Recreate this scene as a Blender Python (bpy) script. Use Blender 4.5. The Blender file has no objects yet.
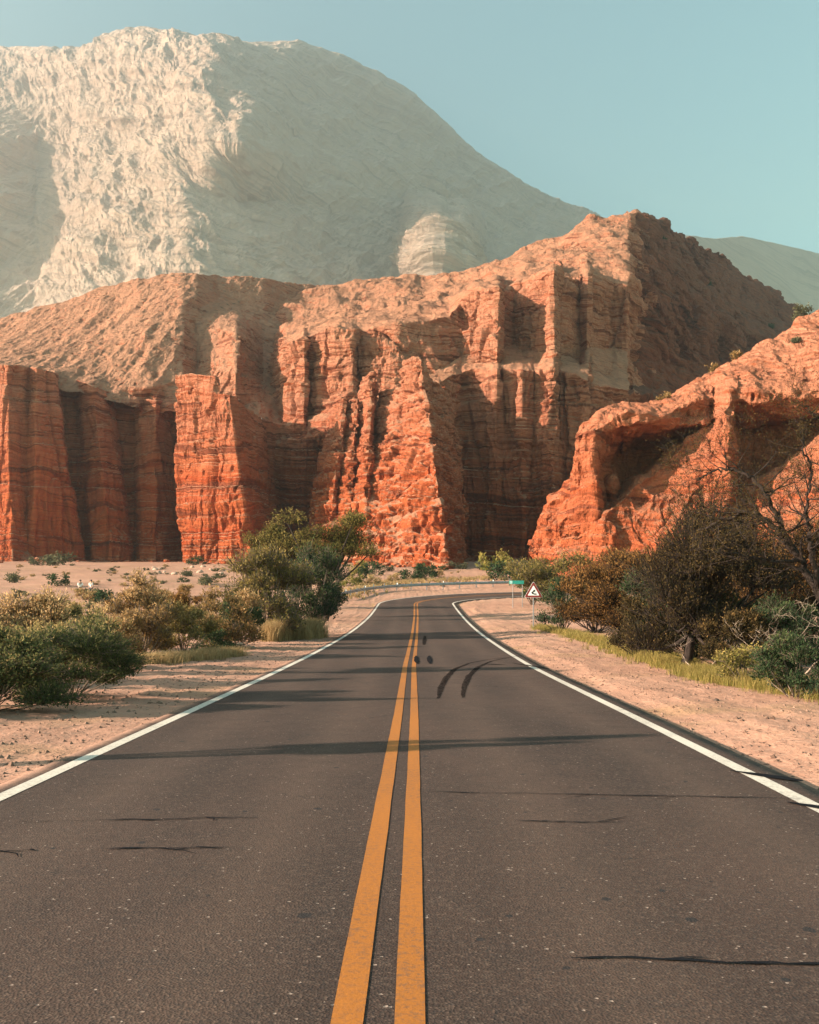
import bpy, math, random
import numpy as np

R = math.radians
S = bpy.context.scene
COL = S.collection
F = 1000.0          # focal length in pixels of the 819 x 1024 frame
CZ = 1.62           # eye height above the asphalt under the camera
HY = 585.0          # picture row of the level horizon
CX = 409.5


def at(px, py, Y):
    return np.array([(px - CX) / F * Y, Y, CZ + (HY - py) / F * Y])


# ------------------------------------------------------------------ noise
_rs = np.random.RandomState(7)
_PERM = _rs.permutation(4096).astype(np.int64)
_G = _rs.normal(size=(4096, 3))
_G /= np.linalg.norm(_G, axis=1)[:, None]


_PERM = np.concatenate([_PERM, _PERM]).astype(np.int32)
_GX, _GY, _GZ = (np.ascontiguousarray(_G[:, k].astype(np.float32)) for k in range(3))


def noise(p):
    sh = p.shape[:-1]
    p = p.reshape(-1, 3)
    out = np.empty(len(p), np.float32)
    for a in range(0, len(p), 65536):
        q = p[a:a + 65536]
        fl = np.floor(q)
        i = fl.astype(np.int64).astype(np.int32) & 4095
        f = (q - fl).astype(np.float32)
        x, y, z = f[:, 0], f[:, 1], f[:, 2]
        u = f * f * f * (f * (f * 6 - 15) + 10)
        r = 0
        h0 = _PERM[i[:, 0]], _PERM[i[:, 0] + 1]
        for dx in (0, 1):
            wx = u[:, 0] if dx else 1 - u[:, 0]
            for dy in (0, 1):
                wy = wx * (u[:, 1] if dy else 1 - u[:, 1])
                h1 = _PERM[h0[dx] + i[:, 1] + dy & 4095] + i[:, 2]
                for dz in (0, 1):
                    h = _PERM[h1 + dz & 4095]
                    r = r + wy * (u[:, 2] if dz else 1 - u[:, 2]) * (_GX[h] * (x - dx) + _GY[h] * (y - dy) + _GZ[h] * (z - dz))
        out[a:a + 65536] = r
    return (out * 1.6).reshape(sh)


def sc(p, a, b, c, off=0.0):
    return np.stack([p[..., 0] / a + off, p[..., 1] / b + off * 1.7, p[..., 2] / c + off * .6], -1)


def fbm(p, o=4, lac=2.1, g=.5):
    a, s, t = 1.0, 0, 0
    for k in range(o):
        s = s + a * noise(p + 13.7 * k)
        t += a
        a *= g
        p = p * lac
    return s / t


def ridged(p, o=3):
    a, s, t = 1.0, 0, 0
    for k in range(o):
        s = s + a * (1 - 2 * np.abs(noise(p + 5.1 * k)))
        t += a
        a *= .5
        p = p * 2.1
    return s / t


def sstep(x, a, b):
    t = np.clip((x - a) / (b - a), 0, 1)
    return t * t * (3 - 2 * t)


# ------------------------------------------------------------------ meshes
def mesh_obj(name, V, polys, mat, parent=None, smooth=True, attrs=None):
    """one mesh object from a vertex array and a list of index arrays (n x 3 or n x 4)"""
    me = bpy.data.meshes.new(name)
    V = np.ascontiguousarray(np.asarray(V, dtype=np.float32))
    polys = [np.asarray(q, dtype=np.int32) for q in polys if len(q)]
    li = np.concatenate([q.ravel() for q in polys])
    tot = np.concatenate([np.full(len(q), q.shape[1], np.int32) for q in polys])
    me.vertices.add(len(V))
    me.vertices.foreach_set('co', V.ravel())
    me.loops.add(len(li))
    me.loops.foreach_set('vertex_index', li)
    me.polygons.add(len(tot))
    me.polygons.foreach_set('loop_start', np.concatenate([[0], np.cumsum(tot)[:-1]]).astype(np.int32))
    me.polygons.foreach_set('loop_total', tot)
    me.polygons.foreach_set('use_smooth', np.full(len(tot), smooth, bool))
    me.update(calc_edges=True)
    if attrs:
        for k, a in attrs.items():
            at_ = me.attributes.new(k, 'FLOAT', 'FACE')
            at_.data.foreach_set('value', np.asarray(a, np.float32))
    if mat is not None:
        me.materials.append(mat)
    o = bpy.data.objects.new(name, me)
    COL.objects.link(o)
    if parent is not None:
        o.parent = parent
    return o


def tag(o, label=None, cat=None, group=None, kind=None):
    if label: o['label'] = label
    if cat: o['category'] = cat
    if group: o['group'] = group
    if kind: o['kind'] = kind
    return o


def empty(name, loc, label, cat, group=None, rz=0.0):
    o = bpy.data.objects.new(name, None)
    COL.objects.link(o)
    o.location = loc
    o.rotation_euler = (0, 0, rz)
    o.empty_display_size = .2
    return tag(o, label, cat, group)


def grid_faces(nv, nu, off=0):
    i = np.arange(nv * nu).reshape(nv, nu) + off
    return np.stack([i[:-1, :-1], i[:-1, 1:], i[1:, 1:], i[1:, :-1]], -1).reshape(-1, 4)


class MB:
    """collects simple solids, builds them as one mesh"""
    def __init__(s):
        s.V, s.F, s.n = [], [], 0

    def add(s, V, Fq):
        V = np.asarray(V, float)
        s.V.append(V)
        s.F.append(np.asarray(Fq) + s.n)
        s.n += len(V)

    def box(s, c, size, rot=None):
        h = np.array(size) / 2
        v = np.array([[x, y, z] for x in (-1, 1) for y in (-1, 1) for z in (-1, 1)]) * h
        if rot is not None: v = v @ np.array(rot).T
        s.add(v + np.array(c), [[0, 1, 3, 2], [4, 6, 7, 5], [0, 4, 5, 1], [2, 3, 7, 6], [0, 2, 6, 4], [1, 5, 7, 3]])

    def tube(s, pts, rad, n=6, cap=True):
        pts = np.asarray(pts, float)
        rad = np.broadcast_to(np.asarray(rad, float), (len(pts),))
        t = np.gradient(pts, axis=0)
        t /= np.linalg.norm(t, axis=1)[:, None] + 1e-9
        ref = np.array([0, 0, 1.]) if abs(t[0, 2]) < .9 else np.array([1., 0, 0])
        a = np.cross(t, ref); a /= np.linalg.norm(a, axis=1)[:, None] + 1e-9
        b = np.cross(t, a)
        th = np.arange(n) * 2 * np.pi / n
        ring = np.cos(th)[None, :, None] * a[:, None, :] + np.sin(th)[None, :, None] * b[:, None, :]
        V = pts[:, None, :] + ring * rad[:, None, None]
        V = V.reshape(-1, 3)
        k = np.arange(n); k2 = (k + 1) % n
        f = np.concatenate([np.stack([k + j * n, k2 + j * n, k2 + (j + 1) * n, k + (j + 1) * n], -1) for j in range(len(pts) - 1)])
        m = len(V)
        V = np.concatenate([V, pts[:1], pts[-1:]])
        cap0 = np.stack([k2, k, np.full(n, m), np.full(n, m)], -1)
        s.add(V, f)
        if cap:
            e = (len(pts) - 1) * n
            s.F.append(np.concatenate([np.stack([k2, k, np.full(n, m)], -1), np.stack([k + e, k2 + e, np.full(n, m + 1)], -1)]) + s.n - len(V))

    def build(s, name, mat, parent=None, smooth=False):
        q = [f for f in s.F if f.shape[1] == 4]
        t = [f for f in s.F if f.shape[1] == 3]
        return mesh_obj(name, np.concatenate(s.V), ([np.concatenate(q)] if q else []) + ([np.concatenate(t)] if t else []), mat, parent, smooth)


# ------------------------------------------------------------------ materials
class NT:
    def __init__(s, name):
        s.m = bpy.data.materials.new(name)
        s.m.use_nodes = True
        s.t = s.m.node_tree
        s.t.nodes.clear()
        s.out = s.n('ShaderNodeOutputMaterial')

    def n(s, typ, **kw):
        x = s.t.nodes.new(typ)
        for k, v in kw.items():
            setattr(x, k, v)
        return x

    def l(s, a, b):
        s.t.links.new(a, b)

    def val(s, sock, v):
        if hasattr(v, 'is_output') or isinstance(v, bpy.types.NodeSocket):
            s.l(v, sock)
        else:
            sock.default_value = v

    def math(s, op, a, b=0.0, c=0.0, clamp=False):
        x = s.n('ShaderNodeMath', operation=op, use_clamp=clamp)
        s.val(x.inputs[0], a); s.val(x.inputs[1], b); s.val(x.inputs[2], c)
        return x.outputs[0]

    def mix(s, f, a, b, blend='MIX'):
        x = s.n('ShaderNodeMix', data_type='RGBA', blend_type=blend)
        s.val(x.inputs[0], f)
        s.val(x.inputs[6], a if not isinstance(a, tuple) else (*a, 1))
        s.val(x.inputs[7], b if not isinstance(b, tuple) else (*b, 1))
        return x.outputs[2]

    def pos(s):
        return s.n('ShaderNodeNewGeometry').outputs['Position']

    def vscale(s, v, xyz):
        x = s.n('ShaderNodeVectorMath', operation='MULTIPLY')
        s.l(v, x.inputs[0]); x.inputs[1].default_value = xyz
        return x.outputs[0]

    def noise(s, v, scale, detail=4.0, rough=.55):
        x = s.n('ShaderNodeTexNoise')
        if v is not None: s.l(v, x.inputs['Vector'])
        x.inputs['Scale'].default_value = scale
        x.inputs['Detail'].default_value = detail
        x.inputs['Roughness'].default_value = rough
        return x.outputs[0]

    def ramp(s, f, stops, interp='LINEAR'):
        x = s.n('ShaderNodeValToRGB')
        cr = x.color_ramp
        cr.interpolation = interp
        while len(cr.elements) < len(stops): cr.elements.new(.5)
        for e, (p, c) in zip(cr.elements, stops):
            e.position = p
            e.color = (*c, 1) if isinstance(c, tuple) else (c, c, c, 1)
        s.l(f, x.inputs[0])
        return x.outputs[0]

    def rng(s, v, a, b, c=0.0, d=1.0):
        x = s.n('ShaderNodeMapRange')
        s.val(x.inputs[0], v)
        for k, q in enumerate((a, b, c, d)): x.inputs[k + 1].default_value = q
        return x.outputs[0]

    def bump(s, h, dist, strength=1.0, base=None):
        x = s.n('ShaderNodeBump')
        x.inputs['Strength'].default_value = strength
        x.inputs['Distance'].default_value = dist
        s.l(h, x.inputs['Height'])
        if base is not None: s.l(base, x.inputs['Normal'])
        return x.outputs[0]

    def pbr(s, col, rough=.9, normal=None, spec=.2, metal=0.0):
        x = s.n('ShaderNodeBsdfPrincipled')
        s.val(x.inputs['Base Color'], col if not isinstance(col, tuple) else (*col, 1))
        s.val(x.inputs['Roughness'], rough)
        x.inputs['Specular IOR Level'].default_value = spec
        x.inputs['Metallic'].default_value = metal
        if normal is not None: s.l(normal, x.inputs['Normal'])
        s.l(x.outputs[0], s.out.inputs[0])
        return s.m


def simple(name, col, rough=.6, metal=0.0, spec=.3, vary=.25, scale=6.0):
    t = NT(name)
    n = t.noise(t.n('ShaderNodeTexCoord').outputs['Object'], scale, 4)
    c = t.mix(t.rng(n, .3, .7), tuple(q * (1 - vary) for q in col), tuple(min(1, q * (1 + vary)) for q in col))
    return t.pbr(c, rough, None, spec, metal)


def rock_mat(name, tilt=(0, 0), zred=(22, 52), deep=(.36, .066, .02), mid=(.45, .115, .042), pale=(.5, .235, .145), dark=(.15, .04, .022), soil=(.43, .205, .12), scrub=.5, ps=1.0, bk=1.0):
    t = NT(name)
    p = t.pos()
    if ps != 1: p = t.vscale(p, (ps, ps, ps))
    sp = t.n('ShaderNodeSeparateXYZ'); t.l(p, sp.inputs[0])
    low = t.noise(t.vscale(p, (.05, .05, .05)), 1.0, 3)
    z = t.math('ADD', sp.outputs[2], t.math('MULTIPLY', t.math('SUBTRACT', low, .5), 9.0))
    z = t.math('ADD', z, t.math('ADD', t.math('MULTIPLY', sp.outputs[0], tilt[0]), t.math('MULTIPLY', sp.outputs[1], tilt[1])))
    cv = t.n('ShaderNodeCombineXYZ'); t.l(z, cv.inputs[2])
    bx = t.vscale(p, (.03, .03, 0)); ad = t.n('ShaderNodeVectorMath', operation='ADD'); t.l(bx, ad.inputs[0]); t.l(cv.outputs[0], ad.inputs[1])
    band = t.noise(ad.outputs[0], .33, 5, .65)
    fine = t.noise(ad.outputs[0], 1.6, 3, .6)
    cliff = t.ramp(band, [(.28, dark), (.39, deep), (.5, mid), (.6, deep), (.7, mid), (.78, tuple(.5 * (a + b) for a, b in zip(mid, pale)))])
    up = t.math('ADD', t.rng(z, zred[0], zred[1]), t.math('MULTIPLY', t.math('SUBTRACT', band, .5), 1.2), clamp=True)
    upcol = t.ramp(fine, [(.3, mid), (.5, pale), (.62, tuple(q * .8 for q in pale)), (.72, tuple(min(.7, q * 1.15) for q in pale))])
    cliff = t.mix(t.math('MULTIPLY', up, .85), cliff, upcol)
    # thin dark bedding lines
    ln = t.rng(t.noise(ad.outputs[0], 1.0, 2, .5), .36, .42)
    cliff = t.mix(t.math('MULTIPLY', t.math('SUBTRACT', 1.0, ln), .75), cliff, dark)
    beds = t.ramp(fine, [(.3, .5), (.4, .62), (.46, 1.0), (.56, 1.0), (.6, .78), (.68, 1.0), (.78, .72)])
    cliff = t.mix(.8, cliff, beds, 'MULTIPLY')
    # vertical stains
    st = t.noise(t.vscale(p, (1, 1, .07)), .5, 4, .6)
    cliff = t.mix(t.rng(st, .55, .75, 0, .45), cliff, tuple(q * .55 for q in deep))
    nz = t.n('ShaderNodeSeparateXYZ'); t.l(t.n('ShaderNodeNewGeometry').outputs['Normal'], nz.inputs[0])
    sl = t.rng(t.math('ADD', nz.outputs[2], t.math('MULTIPLY', t.math('SUBTRACT', low, .5), .3)), .45, .72)
    sn = t.noise(p, .25, 6, .65)
    soilc = t.ramp(sn, [(.3, tuple(q * .62 for q in soil)), (.5, soil), (.7, tuple(min(.7, q * 1.25) for q in soil))])
    sv = t.n('ShaderNodeTexVoronoi', feature='F1'); t.l(p, sv.inputs['Vector']); sv.inputs['Scale'].default_value = .33
    spots = t.math('MULTIPLY', t.math('SUBTRACT', 1.0, t.rng(sv.outputs['Distance'], .12, .3)), t.rng(t.noise(p, .06, 2), .45, .6, 0, scrub))
    soilc = t.mix(spots, soilc, (.1, .085, .045))
    col = t.mix(sl, cliff, soilc)
    h1 = t.noise(p, .9, 8, .65)
    b = t.bump(h1, 1.4 * bk / ps, .9)
    b = t.bump(t.noise(t.vscale(p, (1, 1, .12)), 1.6, 5, .65), .8 * bk / ps, .7, b)
    b = t.bump(fine, .5 * bk / ps, .6, b)
    b = t.bump(t.noise(p, 3.5, 4, .6), .35 * bk / ps, .8, b)
    return t.pbr(col, .95, b, .1)


def leaf_mat(name, a, b, c=None, trans=.35):
    t = NT(name)
    at_ = t.n('ShaderNodeAttribute', attribute_name='tone').outputs['Fac']
    stops = [(0.0, a), (.5, b), (1.0, c or b)]
    col = t.ramp(at_, stops)
    d = t.n('ShaderNodeBsdfDiffuse'); t.l(col, d.inputs[0])
    tr = t.n('ShaderNodeBsdfTranslucent'); t.l(col, tr.inputs[0])
    m = t.n('ShaderNodeMixShader'); m.inputs[0].default_value = trans
    t.l(d.outputs[0], m.inputs[1]); t.l(tr.outputs[0], m.inputs[2])
    t.l(m.outputs[0], t.out.inputs[0])
    return t.m


def bark_mat(name, a, b):
    t = NT(name)
    p = t.n('ShaderNodeTexCoord').outputs['Object']
    n = t.noise(t.vscale(p, (1, 1, .3)), 14, 5, .6)
    return t.pbr(t.ramp(n, [(.35, a), (.65, b)]), .9, t.bump(n, .03, .8), .1)


# ------------------------------------------------------------------ relief sheets for rock
def sheet_grid(ctrl, res, smooth=1):
    """ctrl[k][c] = (px, py, Y): rows from foot to crest, columns left to right; sampled about every `res` picture pixels"""
    C = np.array(ctrl, float)
    W = np.stack([(C[..., 0] - CX) / F * C[..., 2], C[..., 2], CZ + (HY - C[..., 1]) / F * C[..., 2]], -1)
    scale = C[..., 2].mean() / F
    def counts(ax):
        d = np.linalg.norm(np.diff(W, axis=ax), axis=-1) / scale
        m = d.max(axis=1 - ax) * .5 + d.mean(axis=1 - ax) * .5
        return np.maximum(1, np.ceil(m / res)).astype(int)
    def resample(W, ax):
        n = counts_[ax]
        t = np.concatenate([k + np.arange(q) / q for k, q in enumerate(n)] + [[len(n)]])
        i = np.minimum(t.astype(int), W.shape[ax] - 2)
        f = t - i
        A, B = np.take(W, i, ax), np.take(W, i + 1, ax)
        f = f.reshape([-1, 1, 1] if ax == 0 else [1, -1, 1])
        return A * (1 - f) + B * f
    counts_ = [counts(0), counts(1)]
    P = resample(resample(W, 0), 1)
    for _ in range(smooth):
        Q = P.copy()
        Q[:, 1:-1] = .5 * P[:, 1:-1] + .25 * (P[:, :-2] + P[:, 2:])
        P = Q.copy()
        Q[1:-1] = .5 * P[1:-1] + .25 * (P[:-2] + P[2:])
        P = Q
    return P


def normals(P):
    du = np.gradient(P, axis=1)
    dv = np.gradient(P, axis=0)
    n = np.cross(du, dv)
    return n / (np.linalg.norm(n, axis=-1)[..., None] + 1e-9)


def blur(A, n):
    for _ in range(n):
        A = A.copy()
        A[:, 1:-1] = .5 * A[:, 1:-1] + .25 * (A[:, :-2] + A[:, 2:])
        A[1:-1] = .5 * A[1:-1] + .25 * (A[:-2] + A[2:])
    return A


def erode(P, k=1.0, tilt=(0, 0), strata=1.0, flute=1.0, slope=1.0, seed=0.0, joints=1.0):
    """weather a rock sheet: bedding ledges and vertical runnels on steep faces, gullies on slopes"""
    N = blur(normals(P), 6)
    N /= np.linalg.norm(N, axis=-1)[..., None] + 1e-9
    steep = 1 - sstep(np.abs(N[..., 2]), .4, .75)
    wv = np.stack([noise(sc(P, 6, 6, 9, seed + 20 + 3 * q)) for q in range(3)], -1)
    Q = P + wv * np.array([.6, .6, .4])
    zz = P[..., 2] + .25 * wv[..., 2] + tilt[0] * P[..., 0] + tilt[1] * P[..., 1] + 1.2 * noise(sc(P, 18, 18, 18, seed))
    def beds(th, o):
        """beds of uneven hardness: each stands out by its own amount and is undercut at its foot"""
        q = zz / th + 1.3 * noise(np.stack([P[..., 0] / 400 + o, P[..., 1] / 400, zz / (th * 4)], -1))
        b = np.floor(q).astype(np.int64)
        fr = q - b
        hard = _PERM[(b + int(o * 10)) & 4095] / 4096.
        return (hard - .5) + .5 * np.clip(fr / .3, 0, 1) - .5
    st = .95 * beds(4.6, 1.3) + .6 * beds(1.7, 7.7) + .3 * beds(.8, 3.1)
    st = st * (.45 + .9 * sstep(noise(sc(P, 16, 16, 16, seed + 33)), -.3, .4))
    low = sstep(noise(sc(P, 14, 14, 10, seed + 30)), -.35, .25)
    fl = ridged(sc(Q, 4.4, 4.4, 30, seed + 2), 2) * 1.15 + low * (ridged(sc(P, 1.9, 1.9, 13, seed + 9), 2) * .75 + .22 * ridged(sc(P, .9, .9, 6, seed + 11), 1))
    jn = -1.9 * (1 - sstep(np.abs(noise(sc(Q, 9, 9, 60, seed + 4))), 0, .1)) - 1.2 * (1 - sstep(np.abs(noise(sc(Q, 4, 4, 16, seed + 14))), 0, .1)) * sstep(noise(sc(P, 9, 9, 9, seed + 3)), -.1, .3)
    pk = -.7 * sstep(noise(sc(Q, 1.7, 1.7, 3.2, seed + 40)), .42, .62)
    rough = .5 * fbm(sc(P, 6, 6, 4, seed + 6), 5, 2.2, .62) + .15 * fbm(sc(P, 1.1, 1.1, 1.1, seed + 7), 2)
    groove = -1.5 * (1 - sstep(np.abs(noise(sc(P, 2.6, 2.6, 40, seed + 60))), 0, .2)) * (1 - sstep(P[..., 2], 14, 24)) * sstep(P[..., 2], 4, 8) * sstep(noise(sc(P, 10, 10, 8, seed + 61)), -.3, .15)
    d_st = flute * groove + strata * st + flute * fl + joints * jn + rough + flute * pk
    gl = 1.5 * ridged(sc(Q, 10, 46, 46, seed + 1), 3) + .45 * ridged(sc(Q, 3.6, 14, 14, seed + 5), 3) + .5 * fbm(sc(P, 9, 12, 9, seed + 6), 3) + .3 * fbm(sc(P, 1.4, 2.2, 1.6, seed + 8), 3) - .35 * sstep(noise(sc(P, 2, 2.4, 2, seed + 50)), .4, .6)
    d = k * (steep * d_st + (1 - steep) * slope * gl)
    return P + N * d[..., None]


def talus(ctrl, reach, seed):
    """an uneven apron of fallen rock in front of the foot"""
    rr = random.Random(seed)
    apron, shelf = [], []
    for a, b, Y in ctrl[0]:
        q = reach * rr.uniform(.25, 1.25)
        apron.append((a, b + 9, Y - q))
        shelf.append((a, b - 6 - 13 * q / reach * rr.uniform(.3, 1), Y - .2 * q))
    return [apron, shelf] + ctrl[1:]


def back(ctrl, dy, dz_px):
    """carry the crest over and down behind so that the mass is closed against the sky"""
    top = ctrl[-1]
    return ctrl + [[(a + (a - CX) * 0, b + dz_px, Y + dy) for a, b, Y in top]]


# ------------------------------------------------------------------ ground and road shape
_PY = np.array([-60, 0, 8.2, 28, 40, 51, 62, 73, 84, 96, 106, 116, 130, 160, 200, 250, 400, 900, 3000.])
_PZ = np.array([1.2, 0, -.16, -.65, -.8, -.87, -.82, -.66, -.36, .1, .66, 1.22, 1.95, 3.5, 5.7, 7.4, 9., 10., 10.])


def prof(Y):
    Y = np.asarray(Y, float)
    s = 0
    for k in (-5, -2.5, 0, 2.5, 5):
        s = s + np.interp(Y + k, _PY, _PZ)
    return s / 5


_cl = [(np.interp(y, [-30, 4, 15, 28, 51, 73, 96], [-.3, -.12, -.05, 0, .26, .48, .6]), y) for y in np.arange(-25, 91, .5)]
_c0 = np.array([_cl[-1][0] + 16.0, 90.5])
for a in np.arange(0, 74, 1.2):
    _cl.append((_c0[0] - 16 * math.cos(R(a)), _c0[1] + 16 * math.sin(R(a))))
_dx, _dy = math.sin(R(73)), math.cos(R(73))
_e = _cl[-1]
for k in range(1, 90):
    _cl.append((_e[0] + _dx * k * .6, _e[1] + _dy * k * .6))
CL = np.array(_cl)
for _ in range(3):
    CL[1:-1] = .25 * CL[:-2] + .5 * CL[1:-1] + .25 * CL[2:]
CT = np.gradient(CL, axis=0); CT /= np.linalg.norm(CT, axis=1)[:, None]
CN = np.stack([CT[:, 1], -CT[:, 0]], -1)        # to the right of travel


def road_d(x, y):
    """signed distance to the centre line, + on the right"""
    x = np.asarray(x, float); y = np.asarray(y, float)
    d = x - np.interp(y, CL[:230, 1], CL[:230, 0])
    m = (y > 80) & (y < 175) & (x > -30) & (x < 90)
    if m.any():
        q = np.stack([x[m], y[m]], -1)
        best = np.full(len(q), 1e9); sg = np.zeros(len(q))
        for j in range(200, len(CL)):
            v = q - CL[j]
            r = np.hypot(v[:, 0], v[:, 1])
            b = r < best
            best[b] = r[b]
            sg[b] = np.sign(v[b] @ CN[j])
        d = d.copy()
        d[m] = best * np.where(sg == 0, 1, sg)
    far = y >= 175
    d = np.where(far, 200, d)
    return d


def ground_z(x, y):
    x = np.atleast_1d(np.asarray(x, float)); y = np.atleast_1d(np.asarray(y, float))
    d = road_d(x, y)
    a = np.abs(d)
    P = np.stack([x, y, np.zeros_like(x)], -1)
    z = prof(y)
    off = sstep(a, 4.5, 12)
    z = z + off * (.35 * fbm(sc(P, 9, 9, 9), 3) + .12) + sstep(a, 4, 6) * (.06 * fbm(sc(P, .8, .8, 1), 3))
    z = z + sstep(a, 20, 50) * .5 * fbm(sc(P, 22, 22, 9, 3.3), 3)
    rut = .05 * fbm(sc(P, .42, 4.5, 1, 1.5), 3) + .03 * fbm(sc(P, .22, .3, 1, 4.5), 3)
    z = z + sstep(a, 3.75, 4.4) * rut
    right = d > 0
    drop = np.where(right, -.1, -.03) * sstep(a, 3.5, 3.66) * (1 - sstep(a, 3.8, 5.0))
    z = z + drop
    z = z - .1 * (1 - sstep(a, 3.3, 3.56))
    return z


def gz(x, y):
    return float(ground_z(x, y)[0])


def spot(px, Y):
    x = (px - CX) / F * Y
    return np.array([x, Y, gz(x, Y)])


# ------------------------------------------------------------------ world, sun, camera
EL, AZ = R(18.0), R(15.0)      # the sun stands low on the left, a little behind the camera
to_sun = np.array([-math.cos(EL) * math.cos(AZ), -math.cos(EL) * math.sin(AZ), math.sin(EL)])
wd = bpy.data.worlds.new('World'); S.world = wd
wd.use_nodes = True
wt = wd.node_tree; wt.nodes.clear()
wo = wt.nodes.new('ShaderNodeOutputWorld'); wb = wt.nodes.new('ShaderNodeBackground')
sk = wt.nodes.new('ShaderNodeTexSky'); sk.sky_type = 'NISHITA'; sk.sun_disc = False
sk.sun_elevation = EL
sk.sun_rotation = math.atan2(to_sun[0], to_sun[1])
sk.altitude = 1600; sk.air_density = 1.0; sk.dust_density = .6; sk.ozone_density = 1.2
tint = wt.nodes.new('ShaderNodeMix'); tint.data_type = 'RGBA'; tint.blend_type = 'MULTIPLY'
tint.inputs[0].default_value = 1.0; tint.inputs[7].default_value = (.92, 1.1, .75, 1)
wt.links.new(sk.outputs[0], tint.inputs[6]); wt.links.new(tint.outputs[2], wb.inputs[0])
wb.inputs[1].default_value = .122
wt.links.new(wb.outputs[0], wo.inputs[0])
sl = bpy.data.lights.new('sun', 'SUN'); sl.energy = 5.0; sl.angle = R(.5); sl.color = (1, .8, .65)
so = bpy.data.objects.new('sun', sl); COL.objects.link(so)
from mathutils import Vector
so.rotation_euler = Vector(tuple(to_sun)).to_track_quat('Z', 'Y').to_euler()
so.location = (-60, -20, 60)
cam = bpy.data.cameras.new('camera'); co = bpy.data.objects.new('camera', cam); COL.objects.link(co)
co.location = (0, 0, CZ); co.rotation_euler = (R(90), 0, 0)
cam.sensor_fit = 'VERTICAL'; cam.sensor_height = 36; cam.lens = 36 * F / 1024
cam.shift_y = (HY - 512) / 1024
cam.clip_end = 12000; cam.clip_start = .05
S.camera = co
S.view_settings.view_transform = 'Standard'; S.view_settings.look = 'None'
S.view_settings.exposure = 1.65; S.view_settings.gamma = 1
S.cycles.use_denoising = True
S.cycles.max_bounces = 6
S.cycles.transparent_max_bounces = 8

# ------------------------------------------------------------------ ground
def ground_material():
    t = NT('desert_soil')
    p = t.pos()
    big = t.noise(p, .12, 5, .6); mid = t.noise(p, 1.4, 6, .65); fine = t.noise(p, 14, 5, .7)
    c = t.ramp(big, [(.3, (.33, .18, .12)), (.5, (.41, .225, .15)), (.7, (.46, .27, .185))])
    c = t.mix(t.rng(mid, .35, .7, 0, .55), c, (.28, .15, .1))
    c = t.mix(t.rng(fine, .5, .72, 0, .5), c, (.5, .35, .26))
    c = t.mix(t.rng(t.noise(t.vscale(p, (1, 2.2, 1)), .16, 5, .65), .52, .66, 0, .6), c, (.3, .19, .1))
    v = t.n('ShaderNodeTexVoronoi', feature='F1'); t.l(p, v.inputs['Vector']); v.inputs['Scale'].default_value = 9
    peb = t.math('MULTIPLY', t.math('SUBTRACT', 1.0, t.rng(v.outputs['Distance'], .1, .22)), t.rng(mid, .5, .62))
    c = t.mix(t.math('MULTIPLY', peb, .7), c, (.16, .1, .075))
    b = t.bump(mid, .12, .7)
    b = t.bump(t.noise(t.vscale(p, (1, .16, 1)), 3.2, 5, .6), .06, .5, b)
    b = t.bump(fine, .02, .8, b)
    b = t.bump(peb, .03, .8, b)
    return t.pbr(c, .95, b, .1)


M_soil = ground_material()


def spacing(lo, hi, first, grow):
    out, v, s = [lo], lo, first
    while v < hi:
        v += s; s *= grow; out.append(v)
    out[-1] = hi
    return np.array(out)


gx = spacing(4.2, 2500, .1, 1.038)
gx = np.concatenate([-gx[::-1][(gx[::-1] < 1800)], np.linspace(-4.1, 4.1, 93), gx])
gx[0] = -1800
gy = np.concatenate([np.linspace(-50, 1.5, 40)[:-1], spacing(1.5, 4500, .09, 1.0112)])
X, Y_ = np.meshgrid(gx, gy)
Zg = ground_z(X.ravel(), Y_.ravel()).reshape(X.shape)
tag(mesh_obj('ground', np.stack([X, Y_, Zg], -1).reshape(-1, 3), [grid_faces(*X.shape)], M_soil), 'pinkish sandy desert ground either side of the road', None, None, 'structure')

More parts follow.
